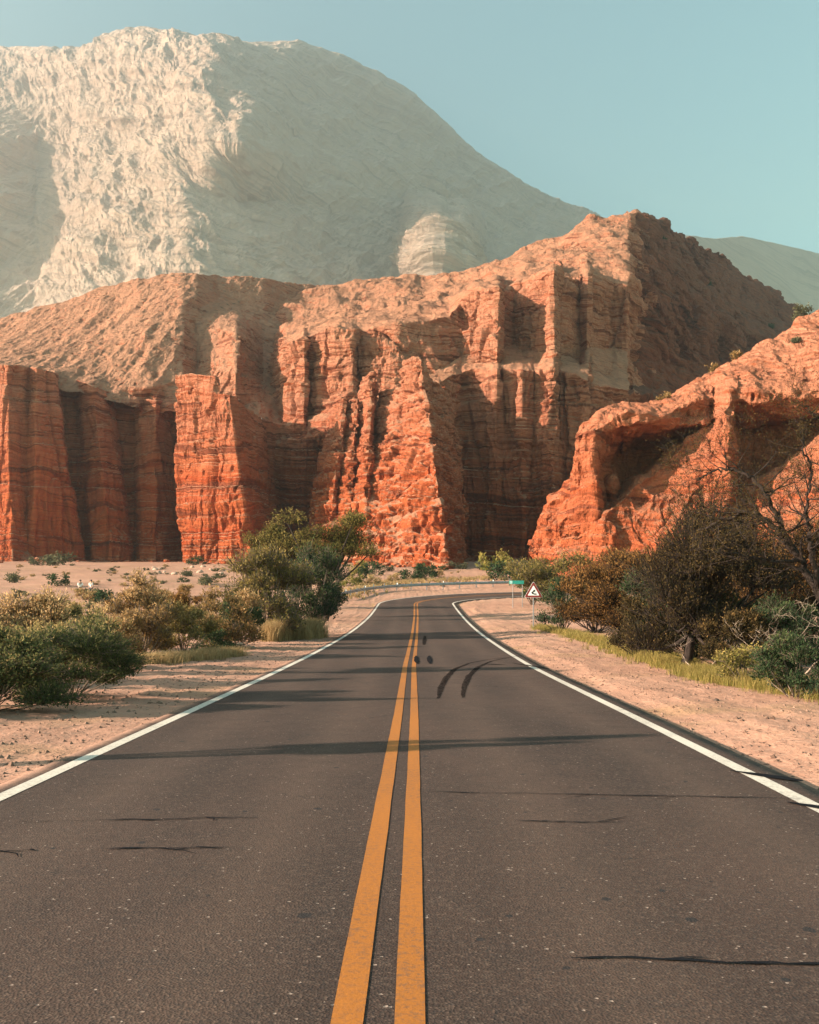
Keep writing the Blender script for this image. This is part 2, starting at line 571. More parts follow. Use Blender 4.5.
# ------------------------------------------------------------------ road
def asphalt():
    t = NT('worn_asphalt')
    p = t.pos()
    sp = t.n('ShaderNodeSeparateXYZ'); t.l(p, sp.inputs[0])
    big = t.noise(t.vscale(p, (1, .25, 1)), .5, 4, .6)
    mid = t.noise(p, 2.5, 6, .7)
    c = t.ramp(big, [(.3, (.029, .019, .015)), (.7, (.068, .041, .03))])
    wave = t.math('ABSOLUTE', t.math('SUBTRACT', t.math('ABSOLUTE', t.math('SUBTRACT', t.math('ABSOLUTE', sp.outputs[0]), 1.75)), .8))
    c = t.mix(t.math('MULTIPLY', t.math('SUBTRACT', 1.0, t.rng(wave, 0, .5)), .45), c, (.095, .06, .043))
    c = t.mix(t.rng(mid, .5, .75, 0, .5), c, (.03, .023, .02))
    v = t.n('ShaderNodeTexVoronoi', feature='F1'); t.l(p, v.inputs['Vector']); v.inputs['Scale'].default_value = 75
    wn = t.n('ShaderNodeSeparateColor'); t.l(v.outputs['Color'], wn.inputs[0])
    c = t.mix(t.rng(wn.outputs[0], .55, 1.0, 0, .5), c, (.14, .095, .07))
    c = t.mix(t.rng(wn.outputs[1], .6, 1.0, 0, .5), c, (.025, .022, .022))
    c = t.mix(t.math('GREATER_THAN', wn.outputs[2], .9965), c, (.26, .2, .16))
    v2 = t.n('ShaderNodeTexVoronoi', feature='F1'); t.l(t.vscale(p, (1.0, .8, 1)), v2.inputs['Vector']); v2.inputs['Scale'].default_value = 5.5
    rad = t.n('ShaderNodeSeparateColor'); t.l(v2.outputs['Color'], rad.inputs[0])
    sz = t.math('MULTIPLY', t.math('POWER', rad.outputs[0], 4.0), .2)
    spot_ = t.math('LESS_THAN', t.math('ADD', v2.outputs['Distance'], t.math('MULTIPLY', t.math('SUBTRACT', t.noise(p, 22, 3), .5), .16)), sz)
    c = t.mix(t.math('MULTIPLY', spot_, .8), c, (.016, .016, .017))
    ed = t.n('ShaderNodeAttribute', attribute_name='edge').outputs['Fac']
    dn = t.math('ADD', t.math('MULTIPLY', t.math('SUBTRACT', t.noise(p, 1.6, 6, .7), .5), .55), t.math('MULTIPLY', t.math('SUBTRACT', t.noise(p, 30, 3, .7), .5), .25))
    c = t.mix(t.rng(t.math('ADD', ed, dn), 3.42, 3.72, 0, .85), c, (.33, .19, .13))
    b = t.bump(v.outputs['Distance'], .006, .5)
    b = t.bump(mid, .006, .5, b)
    return t.pbr(c, t.rng(mid, .3, .7, .78, .92), b, .2)


def paint(name, col, worn, under=(.075, .06, .05)):
    t = NT(name)
    p = t.pos()
    n = t.noise(p, 26, 5, .8); n2 = t.noise(t.vscale(p, (1, .3, 1)), 1.3, 4)
    g = t.noise(p, 60, 2)
    w = t.math('MULTIPLY', t.rng(n, .48, .6), t.rng(n2, .3, .6))
    c = t.mix(t.rng(g, .35, .7, 0, .5), col, tuple(q * .7 for q in col))
    c = t.mix(t.rng(n2, .4, .7, 0, .4), c, tuple(q * .72 for q in col))
    c = t.mix(t.math('MULTIPLY', w, worn), c, under)
    return t.pbr(c, .75, t.bump(g, .004, .4), .3)


M_asph = asphalt()
M_white = paint('white_road_paint', (.6, .55, .46), .5)
M_yellow = paint('yellow_road_paint', (.37, .13, .018), .55)
M_tar = simple('tar', (.01, .011, .013), .95, 0, .03)
M_rubber = NT('tyre_rubber_mark')
_p = M_rubber.pos(); _n = M_rubber.noise(M_rubber.vscale(_p, (6, 1, 1)), 5, 4)
_b = M_rubber.n('ShaderNodeBsdfDiffuse'); _b.inputs[0].default_value = (.012, .011, .011, 1)
_tr = M_rubber.n('ShaderNodeBsdfTransparent'); _mx = M_rubber.n('ShaderNodeMixShader')
M_rubber.l(M_rubber.rng(M_rubber.math('ADD', _n, M_rubber.math('MULTIPLY', M_rubber.noise(_p, 40, 3), .5)), .5, .95, .2, .88), _mx.inputs[0])
M_rubber.l(_tr.outputs[0], _mx.inputs[1]); M_rubber.l(_b.outputs[0], _mx.inputs[2]); M_rubber.l(_mx.outputs[0], M_rubber.out.inputs[0])
M_rubber = M_rubber.m
# sub-sample the centre line finely
_u = np.linspace(0, len(CL) - 1, 3 * len(CL))
CLF = np.stack([np.interp(_u, np.arange(len(CL)), CL[:, k]) for k in (0, 1)], -1)
CNF = np.stack([np.interp(_u, np.arange(len(CL)), CN[:, k]) for k in (0, 1)], -1)
CNF /= np.linalg.norm(CNF, axis=1)[:, None]


def strip(offs, lift, edge_jit=0.0, sel=slice(None), wear=0.0):
    c, n = CLF[sel], CNF[sel]
    offs = np.asarray(offs, float)
    o = np.repeat(offs[None], len(c), 0)
    if edge_jit:
        q = np.stack([c[:, 0] * 0, c[:, 1] + c[:, 0], c[:, 0] * 0], -1)
        o[:, 0] += edge_jit * (fbm(q * .9 + 3, 4) * 1.2)
        o[:, -1] += edge_jit * (fbm(q * .9 + 71, 4) * 1.2)
    xy = c[:, None, :] + n[:, None, :] * o[..., None]
    z = prof(xy[..., 1]) + lift
    return np.concatenate([xy, z[..., None]], -1)


_of = [-3.66, -3.62, -3.5, -3.3, -2, -1, 0, 1, 2, 3.3, 3.5, 3.68, 3.74]
P = strip(_of, 0.0, .16)
P[:, 0, 2] -= .12; P[:, -1, 2] -= .14
road = tag(mesh_obj('road', P.reshape(-1, 3), [grid_faces(*P.shape[:2])], M_asph), 'worn brown-grey two-lane asphalt road running straight then bending right', None, None, 'structure')


_ea = road.data.attributes.new('edge', 'FLOAT', 'POINT')
_ea.data.foreach_set('value', np.tile(np.array([-o if o < 0 else o - .16 for o in _of], np.float32), P.shape[0]))


def line(name, off, w, mat, sel=slice(None), jit=.006):
    q = strip([off - w / 2, off + w / 2], .004, jit, sel)
    return mesh_obj(name, q.reshape(-1, 3), [grid_faces(*q.shape[:2])], mat, road)


line('edge_line', -3.36, .15, M_white); line('edge_line', 3.36, .15, M_white)
line('centre_line', -.122, .128, M_yellow); line('centre_line', .122, .122, M_yellow)


def smear(name, pts, widths, mat, lift=.008):
    """a flat mark lying on the asphalt, along points (x, Y)"""
    p = np.array(pts, float)
    u = np.linspace(0, len(p) - 1, max(30, 12 * len(p)))
    p = np.stack([np.interp(u, np.arange(len(p)), p[:, k]) for k in (0, 1)], -1)
    for _ in range(4): p[1:-1] = .25 * p[:-2] + .5 * p[1:-1] + .25 * p[2:]
    w = np.interp(u, np.linspace(0, len(p) - 1 if False else u[-1], len(widths)), widths)
    t = np.gradient(p, axis=0); t /= np.linalg.norm(t, axis=1)[:, None]
    n = np.stack([t[:, 1], -t[:, 0]], -1)
    q3 = np.stack([p[:, 0], p[:, 1], p[:, 0] * 0], -1)
    w = w * (1 + .5 * fbm(q3 * 3, 3))
    p = p + n * (.03 * fbm(q3 * 1.2 + 5, 3))[:, None]
    xy = np.stack([p - n * w[:, None] / 2, p + n * w[:, None] / 2], 1)
    z = prof(xy[..., 1]) + lift
    V = np.concatenate([xy, z[..., None]], -1)
    return mesh_obj(name, V.reshape(-1, 3), [grid_faces(len(p), 2)], mat, road)


def onroad(px, py):
    Y = 4.0
    for _ in range(60):
        Y = .5 * Y + .5 * (CZ - float(prof(Y))) / ((py - HY) / F)
    return ((px - CX) / F * Y, Y)


_cr = random.Random(17)
for a, b, w0 in [((570, 957), (850, 967), .04), ((430, 792), (800, 799), .032), ((518, 822), (620, 823), .032), ((95, 821), (258, 818), .036), ((105, 849), (228, 848), .036),
                 ((-20, 853), (35, 851), .036), ((560, 713), (700, 716), .024), ((470, 686), (520, 688), .024), ((20, 822), (95, 821), .012), ((600, 713), (660, 705), .012)]:
    A, B = np.array(onroad(*a)), np.array(onroad(*b))
    n_ = 9
    pts = [A + (B - A) * k / n_ + np.array([0, _cr.gauss(0, .013)]) for k in range(n_ + 1)]
    smear('tar_seam', pts, [.15 * w0] + [.7 * w0 * _cr.uniform(.3, 1.3) for _ in range(n_ + 2)] + [.15 * w0], M_tar)
    for q in range(2):
        k = _cr.randint(2, n_ - 2)
        e_ = pts[k] + np.array([_cr.uniform(-.3, .3), _cr.uniform(-.25, .25)])
        smear('tar_seam', [pts[k], (pts[k] + e_) / 2 + np.array([.03, .02]), e_], [w0 * .5, w0 * .35, w0 * .1], M_tar, .007)
for pts in ([(438, 699), (441, 688), (446, 678), (455, 669), (470, 663), (492, 659), (520, 656)], [(463, 698), (464, 687), (469, 676), (478, 667), (492, 661), (512, 657), (538, 654)]):
    smear('skid_mark', [onroad(*q) for q in pts], [.05, .13, .15, .12, .08, .05, .02], M_rubber, .006)
smear('skid_mark', [onroad(424, 645), onroad(425, 636)], [.12, .2, .1], M_rubber, .006)
for q in ((417, 660), (430, 660)):
    A = onroad(q[0], q[1] + 4); B = onroad(q[0] - 1, q[1] - 4)
    smear('tar_patch', [A, B], [.05, .16, .15, .05], M_tar, .012)
for pa, pb in (((-3.3 + 6.45, 9.8), (3.62, 9.2)), ((3.1, 8.2), (3.66, 7.6)), ((3.0, 29), (3.7, 26.5)), ((2.1, 28.5), (2.7, 28.2))):
    smear('tar_patch', [pa, pb], [.03, .12, .16, .06], M_tar, .010)

# ------------------------------------------------------------------ mountains and hills
M_mount = rock_mat('pale_mountain_rock', (.25, 0), (900, 1000), (.47, .335, .255), (.55, .405, .315), (.62, .475, .38), (.4, .275, .205), (.58, .425, .33), .2, ps=.07, bk=.4)
M_red = rock_mat('red_sandstone', (.03, .0), (20, 58))
M_red_dip_shaded = rock_mat('red_sandstone_dipping_shaded', (.32, .0), (90, 190), deep=(.2, .055, .028), mid=(.26, .082, .042), pale=(.24, .1, .06), dark=(.07, .026, .017), soil=(.15, .068, .042), scrub=.9)  # dipping, darker copy of the red rock: the right flank's shade is in its colours
M_hill = rock_mat('pink_hill_rock', (.02, 0), (10, 50), soil=(.43, .215, .13), scrub=.8)
M_out = rock_mat('orange_sandstone', (.1, 0), (14, 40), deep=(.38, .085, .03), mid=(.45, .12, .048), soil=(.42, .165, .09), scrub=.4)

# far pale mountain
def rows_from(cols):
    return [list(r) for r in zip(*cols)]


mc = []
#        px    crest(py,Y)   then py,Y at lower rows
MT = [(-420, (150, 1380), (180, 1320), (210, 1250), (240, 1180), (280, 1100), (360, 980)),
      (-280, (90, 1360), (130, 1290), (180, 1200), (220, 1130), (270, 1070), (360, 970)),
      (-160, (60, 1330), (100, 1230), (150, 1160), (200, 1110), (260, 1050), (360, 960)),
      (-60,  (52, 1390), (100, 1310), (150, 1150), (200, 1080), (260, 1030), (360, 940)),
      (0,    (48, 1375), (100, 1315), (150, 1215), (200, 1150), (265, 1080), (360, 960)),
      (38,   (50, 1350), (100, 1305), (150, 1262), (200, 1195), (262, 1095), (360, 960)),
      (76,   (53, 1322), (100, 1275), (150, 1240), (200, 1160), (258, 1060), (360, 940)),
      (118,  (34, 1300), (95, 1235),  (150, 1180), (200, 1110), (255, 1030), (360, 920)),
      (143,  (29, 1290), (92, 1205),  (148, 1150), (200, 1080), (252, 1010), (360, 900)),
      (185,  (37, 1270), (90, 1165),  (148, 1100), (200, 1040), (248, 985),  (360, 890)),
      (212,  (38, 1262), (88, 1140),  (146, 1062), (202, 1050), (245, 1000), (360, 880)),
      (246,  (44, 1300), (95, 1190),  (150, 1050), (205, 1110), (250, 1040), (360, 900)),
      (300,  (42, 1345), (105, 1300), (160, 1200), (210, 1180), (255, 1120), (360, 960)),
      (345,  (57, 1390), (115, 1370), (168, 1290), (215, 1250), (258, 1190), (360, 1010)),
      (404,  (87, 1450), (140, 1440), (185, 1380), (226, 1330), (262, 1240), (360, 1060)),
      (436,  (116, 1500), (162, 1470), (200, 1425), (232, 1110), (265, 1035), (360, 975)),
      (446,  (124, 1505), (168, 1480), (204, 1440), (236, 1240), (266, 1120), (360, 1010)),
      (458,  (136, 1520), (175, 1495), (208, 1450), (240, 1130), (266, 1050), (360, 990)),
      (475,  (152, 1540), (185, 1520), (212, 1480), (238, 1420), (268, 1330), (360, 1130)),
      (530,  (190, 1600), (210, 1585), (228, 1560), (248, 1500), (275, 1430), (360, 1220)),
      (592,  (216, 1660), (228, 1650), (240, 1630), (256, 1590), (285, 1520), (360, 1330)),
      (640,  (240, 1700), (248, 1690), (256, 1680), (270, 1650), (295, 1600), (360, 1430)),
      (700,  (275, 1740), (280, 1735), (286, 1730), (296, 1700), (312, 1650), (360, 1500))]
MT = [(px,) + tuple((py, Yv * .95 if False else Yv) for py, Yv in r) for px, *r in MT]
rows = []
for k in range(6, 0, -1):
    rows.append([(c[0], c[k][0], c[k][1] * 2.2) for c in MT])
rows = back(rows, 300, 70)
P = sheet_grid(rows, 1.5, 14)
N = blur(normals(P), 40); N /= np.linalg.norm(N, axis=-1)[..., None]
pxm = P[..., 0] / P[..., 1] * F + CX
lit = sstep(pxm + 22 * noise(sc(P, 60, 60, 60, 8)), 262, 215) * np.maximum(sstep(pxm + 30 * noise(sc(P, 45, 45, 45, 28)), 15, 80), sstep(P[..., 2] / P[..., 1], .45, .5))
P0 = P; P = P * .38
Q = P + 5 * np.stack([noise(sc(P, 24, 24, 24, 3 + q)) for q in range(3)], -1)
pym = HY - (P[..., 2] - CZ * .38) / P[..., 1] * F
crag = np.exp(-((pxm - 438) / 34) ** 2 - ((pym - 262) / 36) ** 2)
lit = np.maximum(lit, crag)


def relief(k):
    D = Q.copy(); D[..., 0] += k * Q[..., 2]
    return 10 * ridged(sc(D, 50, 80, 240, 3), 4) + 11 * ridged(sc(D, 120, 160, 600, 7), 2) + 3.0 * ridged(sc(D, 13, 28, 60, 4), 3)


d = lit * relief(.45) * 1.12 + (1 - lit) * relief(-.7) * .85
d = d + crag * (16 * fbm(sc(P, 11, 14, 16, 31), 5, 2.1, .6) + 12 * ridged(sc(P, 15, 20, 60, 33), 3))
d = d + (1.5 + 3.0 * lit) * fbm(sc(Q, 17, 24, 24, 2), 6, 2.1, .62)
crest = np.linspace(0, 1, P.shape[0])[:, None]
d = d * np.where(crest > .8, .1 + .9 * sstep(-crest, -.86, -.8), 1)
P = P0 + N * (2.6 * d)[..., None]
tag(mesh_obj('mountain', P.reshape(-1, 3), [grid_faces(*P.shape[:2])], M_mount, None, False), 'huge pale hazy mountain behind the red cliffs', None, None, 'structure')

DH = [(600, 245, 1450), (650, 238, 1460), (686, 233, 1470), (715, 237, 1480), (742, 234, 1480), (765, 239, 1480), (800, 247, 1490), (840, 257, 1490), (900, 275, 1500)]
rows = [[(a, 345, 2320 + (a - 600) * 3.8) for a, b, Yv in DH], [(a, (b + 345) / 2, 2430 + (a - 600) * 3.9) for a, b, Yv in DH], [(a, b, 2540 + (a - 600) * 4.0) for a, b, Yv in DH]]
P = sheet_grid(back(rows, 60, 60), 2.0, 6)
P = P + normals(P) * (2.5 * fbm(sc(P, 60, 60, 60, 3), 5) + 1.5 * ridged(sc(P, 40, 40, 100, 5), 3))[..., None]
tag(mesh_obj('distant_hill', P.reshape(-1, 3), [grid_faces(*P.shape[:2])], M_mount), 'smooth grey far hill beyond the right flank of the red hill', None, None, 'structure')

# ------------------------------------------------------------------ pink hill behind the left cliffs
# columns: px, crest(py, Y), mid rows
HL = [(-520, (345, 330), (352, 300), (362, 270), (370, 250), (385, 234)),
      (-300, (330, 320), (345, 300), (362, 270), (372, 240), (390, 215)),
      (-120, (350, 300), (356, 282), (366, 250), (372, 222), (385, 200)),
      (-50, (333, 305), (345, 282), (356, 250), (368, 222), (385, 200)),
      (0,   (322, 310), (340, 280), (356, 245), (368, 215), (382, 200)),
      (50,  (306, 312), (330, 282), (352, 248), (374, 218), (390, 208)),
      (105, (288, 315), (318, 282), (345, 250), (385, 222), (402, 214)),
      (150, (279, 315), (308, 282), (340, 250), (392, 224), (412, 222)),
      (182, (273, 315), (300, 284), (330, 262), (380, 236), (412, 226)),
      (196, (274, 318), (303, 290), (338, 272), (385, 250), (412, 230)),
      (218, (276, 345), (302, 318), (330, 278), (370, 252), (412, 238)),
      (236, (278, 352), (306, 330), (335, 266), (376, 248), (415, 242)),
      (262, (281, 365), (312, 342), (350, 302), (385, 276), (422, 250)),
      (300, (286, 392), (322, 365), (352, 325), (390, 292), (430, 262)),
      (345, (288, 415), (325, 395), (350, 345), (390, 300), (430, 270))]
rows = [[(c[0], c[k][0], c[k][1] + np.interp(c[0], [-120, -6, 180, 262, 330], [80, 42, 32, 12, 4])) for c in HL] for k in (5, 4, 3, 2, 1)]
P = sheet_grid(back(rows, 30, 25), 1.3, 5)
P = erode(P, 1.0, (.02, 0), 1.0, .8, .85, 21.0)
tag(mesh_obj('hill', P.reshape(-1, 3), [grid_faces(*P.shape[:2])], M_hill, None, False), 'pink eroded hill with gullies above the left cliff wall', None, None, 'structure')

# ------------------------------------------------------------------ central massif: dark lower wall, bench, upper cliff, summit slope
#     px   foot Y   wall top      bench         upper foot    upper top    slope       crest
CM = [(262, 262, (445, 260), (436, 268), (425, 285), (400, 300), (345, 350), (284, 392)),
      (282, 260, (445, 257), (432, 262), (414, 272), (352, 286), (326, 350), (286, 396)),
      (288, 259, (442, 254), (428, 258), (414, 264), (346, 270), (324, 345), (287, 398)),
      (304, 259, (440, 252), (425, 255), (418, 256), (338, 262), (320, 342), (287, 400)),
      (308, 259, (440, 252), (425, 257), (418, 262), (338, 268), (319, 342), (287, 400)),
      (335, 256, (430, 250), (420, 252), (414, 254), (328, 260), (314, 340), (286, 400)),
      (352, 256, (425, 249), (416, 251), (410, 251), (330, 259), (312, 340), (284, 400)),
      (357, 255, (422, 248), (412, 252), (404, 257), (330, 266), (312, 340), (284, 400)),
      (395, 252, (400, 246), (396, 250), (386, 252), (326, 262), (305, 340), (280, 400)),
      (430, 250, (388, 246), (384, 250), (376, 256), (322, 268), (300, 342), (276, 402)),
      (450, 260, (378, 254), (372, 258), (366, 263), (318, 274), (295, 344), (272, 402)),
      (462, 265, (375, 259), (369, 263), (358, 268), (305, 277), (291, 344), (270, 402)),
      (476, 263, (372, 258), (367, 263), (354, 266), (292, 274), (286, 345), (266, 402)),
      (497, 258, (372, 252), (366, 258), (354, 258), (291, 264), (281, 346), (260, 403)),
      (501, 262, (371, 256), (364, 264), (350, 274), (296, 280), (280, 346), (259, 403)),
      (513, 258, (371, 254), (363, 262), (348, 280), (294, 286), (277, 347), (255, 404)),
      (522, 256, (372, 251), (363, 262), (354, 276), (286, 284), (274, 347), (251, 404)),
      (534, 260, (372, 255), (364, 263), (352, 272), (281, 279), (270, 348), (247, 404)),
      (553, 253, (368, 248), (360, 258), (352, 260), (275, 264), (264, 349), (239, 405)),
      (558, 260, (372, 256), (365, 264), (356, 276), (279, 280), (262, 350), (237, 406)),
      (580, 256, (380, 254), (372, 262), (362, 292), (280, 296), (255, 352), (226, 408)),
      (587, 255, (384, 252), (372, 262), (352, 286), (280, 289), (252, 354), (222, 409)),
      (590, 259, (386, 256), (374, 268), (348, 292), (282, 296), (250, 355), (220, 410)),
      (612, 258, (392, 260), (380, 280), (350, 306), (287, 308), (248, 358), (217, 412)),
      (626, 262, (394, 266), (384, 280), (356, 302), (290, 304), (247, 362), (216, 414)),
      (630, 266, (396, 272), (388, 288), (360, 312), (286, 316), (246, 372), (216, 416)),
      (642, 272, (398, 282), (390, 302), (360, 330), (290, 338), (250, 392), (218, 440)),
      (660, 290, (402, 306), (394, 326), (364, 360), (297, 370), (259, 424), (224, 470)),
      (690, 316, (412, 340), (404, 362), (370, 404), (306, 416), (278, 470), (242, 522)),
      (720, 338, (422, 368), (414, 392), (376, 440), (320, 456), (294, 512), (261, 568)),
      (745, 354, (430, 388), (422, 414), (382, 466), (332, 484), (306, 540), (277, 598)),
      (775, 374, (440, 410), (432, 436), (392, 494), (344, 514), (320, 572), (294, 632)),
      (800, 390, (448, 428), (440, 456), (402, 518), (357, 540), (332, 598), (312, 660)),
      (850, 420, (462, 460), (454, 490), (422, 556), (382, 580), (362, 636), (346, 700))]
CM = [(c[0], (566, c[1])) + tuple(c[2:]) for c in CM]
rows = [[(c[0], c[k][0], c[k][1]) for c in CM] for k in range(1, 8)]
P = sheet_grid(back(talus(rows, 7, 1), 30, 30), 1.15, 1)
E = erode(P, 1.0, (.04, 0), 1.1, 1.0, .7, 3.0, 1.0)
E2 = 1.9 * erode(P / 1.9, 1.15, (.3, .05), 1.9, .5, .8, 3.0, .9)
w = sstep(P[..., 0] / P[..., 1] * F + CX, 585, 650)[..., None]
P = E * (1 - w) + E2 * w
P = P + normals(P) * (4.5 * fbm(sc(P, 17, 17, 17, 44), 3) * sstep(P[..., 2], 62, 100))[..., None]
ci = np.array([[0]])
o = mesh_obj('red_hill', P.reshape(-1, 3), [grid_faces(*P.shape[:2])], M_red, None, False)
o.data.materials.append(M_red_dip_shaded)
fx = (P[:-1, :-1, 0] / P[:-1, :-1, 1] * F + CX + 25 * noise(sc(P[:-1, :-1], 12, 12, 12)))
o.data.polygons.foreach_set('material_index', (fx > 640).astype(np.int32).ravel())  # right flank gets the copy with shade in its colour
tag(o, 'tall red banded hill with lit summit, columned cliffs and a dark right flank', None, None, 'structure')

# ------------------------------------------------------------------ left cliff wall
#     top(px,py,Y)      mid(px,py,Y)      foot(px,py,Y)
CA = [((-520, 372, 236), (-520, 470, 234), (-520, 568, 233)),
      ((-300, 378, 206), (-300, 470, 204), (-300, 568, 203)),
      ((-285, 374, 222), (-285, 470, 220), (-285, 568, 219)),
      ((-170, 370, 204), (-170, 470, 202), (-170, 568, 201)),
      ((-90, 366, 196), (-90, 470, 194), (-90, 568, 193)),
      ((-40, 364, 196), (-38, 470, 194), (-36, 568, 193)),
      ((-6, 365, 187), (-4, 470, 185), (-3, 568, 184)),
      ((8, 366, 185), (9, 470, 183), (12, 568, 182)),
      ((30, 368, 193), (27, 470, 190), (27, 568, 188)),
      ((37, 370, 190), (35, 470, 188), (34, 568, 187)),
      ((54, 373, 197), (64, 470, 195), (83, 568, 199)),
      ((58, 374, 217), (68, 470, 213), (86, 568, 209)),
      ((74, 380, 219), (82, 470, 212), (91, 568, 207)),
      ((80, 382, 212), (88, 470, 208), (95, 568, 204)),
      ((92, 387, 208), (102, 470, 204), (112, 568, 202)),
      ((106, 392, 214), (118, 470, 211), (129, 568, 208)),
      ((112, 395, 226), (123, 470, 222), (133, 568, 216)),
      ((132, 398, 228), (135, 470, 224), (138, 568, 217)),
      ((142, 399, 222), (141, 470, 218), (141, 568, 213)),
      ((156, 400, 220), (155, 470, 216), (156, 568, 210)),
      ((176, 400, 230), (180, 470, 227), (182, 568, 222)),
      ((230, 402, 236), (235, 470, 236), (240, 568, 236)),
      ((262, 420, 238), (268, 470, 238), (274, 568, 238)),
      ((272, 424, 246), (278, 470, 246), (284, 568, 246)),
      ((300, 428, 254), (300, 480, 254), (302, 568, 254)),
      ((330, 432, 256), (330, 490, 256), (332, 568, 256))]
def shift(pt, dy):
    return (pt[0], pt[1], pt[2] + dy)


CA = [tuple(shift(q, np.interp(c[0][0], [-90, -6, 180, 262, 330], [84, 44, 34, 14, 4])) for q in c) for c in CA]
rows = [[c[2] for c in CA], [c[1] for c in CA], [c[0] for c in CA]]
P = sheet_grid(back(talus(rows, 7, 2), 12, 4), 1.1, 2)
P = erode(P, .75, (.02, 0), .8, .7, .5, 31.0, .6)
tag(mesh_obj('cliff', P.reshape(-1, 3), [grid_faces(*P.shape[:2])], M_red, None, False), 'long shaded red cliff wall with buttresses at the far left', 'cliff', None, 'structure')

# ------------------------------------------------------------------ lit pillar
CB = [((186, 380, 232), (186, 450, 230), (186, 520, 229), (190, 570, 228)),
      ((180, 377, 218), (178, 450, 216), (182, 520, 214), (184, 570, 213)),
      ((190, 375, 213), (190, 450, 211), (192, 520, 209), (194, 570, 208)),
      ((215, 376, 207), (216, 450, 204), (220, 520, 202), (224, 570, 201)),
      ((218, 394, 205), (224, 450, 202), (232, 520, 199), (238, 570, 198)),
      ((230, 396, 203), (236, 450, 200), (246, 520, 197), (252, 570, 196)),
      ((234, 399, 209), (241, 450, 206), (251, 520, 203), (256, 570, 202)),
      ((256, 418, 226), (261, 450, 222), (268, 520, 216), (273, 570, 214)),
      ((263, 430, 236), (267, 455, 233), (274, 520, 230), (279, 570, 229))]
CB = [tuple(shift(q, 14) for q in c) for c in CB]
rows = talus([[c[3 - k] for c in CB] for k in range(4)], 4, 3)
rows = back(rows, 9, 6)
rows = rows + [[(a, 470, Yv + 14) for a, b, Yv in rows[-1]]]
P = sheet_grid(rows, .8, 2)
P = erode(P, .72, (.02, 0), 1.15, 1.1, .4, 47.0, .6)
tag(mesh_obj('rock_pillar', P.reshape(-1, 3), [grid_faces(*P.shape[:2])], M_red, None, False), 'sunlit flat-topped red rock pillar standing out from the shaded cliff', 'rock pillar', None, 'thing')

# ------------------------------------------------------------------ castle-like buttress
#      top                shoulder          upper             mid               low               foot
CD = [((336, 402, 254), (334, 408, 254), (328, 430, 252), (322, 460, 250), (312, 505, 248), (304, 570, 246)),
      ((339, 399, 246), (338, 404, 245), (334, 430, 243), (328, 460, 241), (318, 505, 239), (310, 570, 238)),
      ((346, 398, 240), (345, 404, 240), (342, 430, 237), (337, 460, 234), (333, 505, 231), (334, 570, 228)),
      ((349, 412, 248), (348, 416, 248), (345, 435, 246), (340, 465, 242), (335, 508, 235), (337, 570, 228)),
      ((352, 402, 245), (351, 406, 244), (348, 435, 241), (344, 462, 237), (340, 505, 232), (342, 570, 227)),
      ((357, 400, 240), (357, 405, 239), (355, 432, 236), (352, 460, 232), (350, 505, 228), (350, 570, 224)),
      ((360, 418, 248), (360, 420, 247), (358, 437, 243), (355, 463, 236), (353, 505, 229), (353, 570, 224)),
      ((366, 380, 244), (365, 395, 242), (363, 432, 236), (361, 460, 231), (359, 505, 226), (360, 570, 222)),
      ((372, 373, 239), (371, 392, 237), (369, 432, 231), (368, 460, 228), (366, 505, 224), (368, 570, 219)),
      ((376, 424, 250), (375, 426, 249), (373, 440, 243), (371, 464, 233), (370, 505, 224), (372, 570, 218)),
      ((383, 394, 246), (381, 404, 244), (379, 432, 236), (377, 460, 230), (376, 505, 223), (378, 570, 216)),
      ((397, 389, 240), (394, 397, 239), (391, 430, 231), (389, 458, 225), (388, 505, 219), (392, 570, 213)),
      ((404, 385, 239), (403, 393, 237), (402, 428, 228), (401, 456, 222), (402, 505, 216), (405, 570, 210)),
      ((407, 361, 238), (405, 390, 236), (405, 428, 226), (404, 456, 220), (406, 505, 214), (410, 570, 208)),
      ((413, 357, 235), (414, 388, 231), (418, 427, 220), (420, 456, 214), (426, 505, 207), (430, 570, 202)),
      ((420, 360, 231), (424, 390, 227), (430, 426, 216), (433, 456, 210), (440, 505, 203), (446, 570, 198)),
      ((424, 378, 241), (428, 398, 238), (434, 432, 227), (438, 460, 221), (446, 508, 214), (451, 570, 208)),
      ((436, 384, 250), (440, 402, 248), (446, 435, 240), (450, 462, 236), (455, 510, 231), (458, 570, 226)),
      ((446, 396, 262), (452, 410, 262), (456, 440, 260), (459, 466, 258), (462, 512, 256), (464, 570, 254))]
CD = [tuple(shift(q, -20 + (570 - q[1]) * .07) for q in c) for c in CD]
rows = talus([[c[5 - k] for c in CD] for k in range(6)], 5, 4)
rows = back(rows, 6, 5)
rows = rows + [[(a, 480, Yv + 10) for a, b, Yv in rows[-1]]]
P = sheet_grid(rows, .75, 1)
P = P + normals(P) * (1.15 * fbm(sc(P, 5.5, 5.5, 3.2, 21), 3))[..., None]
P = erode(P, .78, (.02, 0), 1.1, 1.0, .4, 57.0, .9)
tag(mesh_obj('rock_buttress', P.reshape(-1, 3), [grid_faces(*P.shape[:2])], M_red, None, False), 'castle-like red rock buttress with pinnacles, lit orange above the bend', 'rock buttress', None, 'thing')

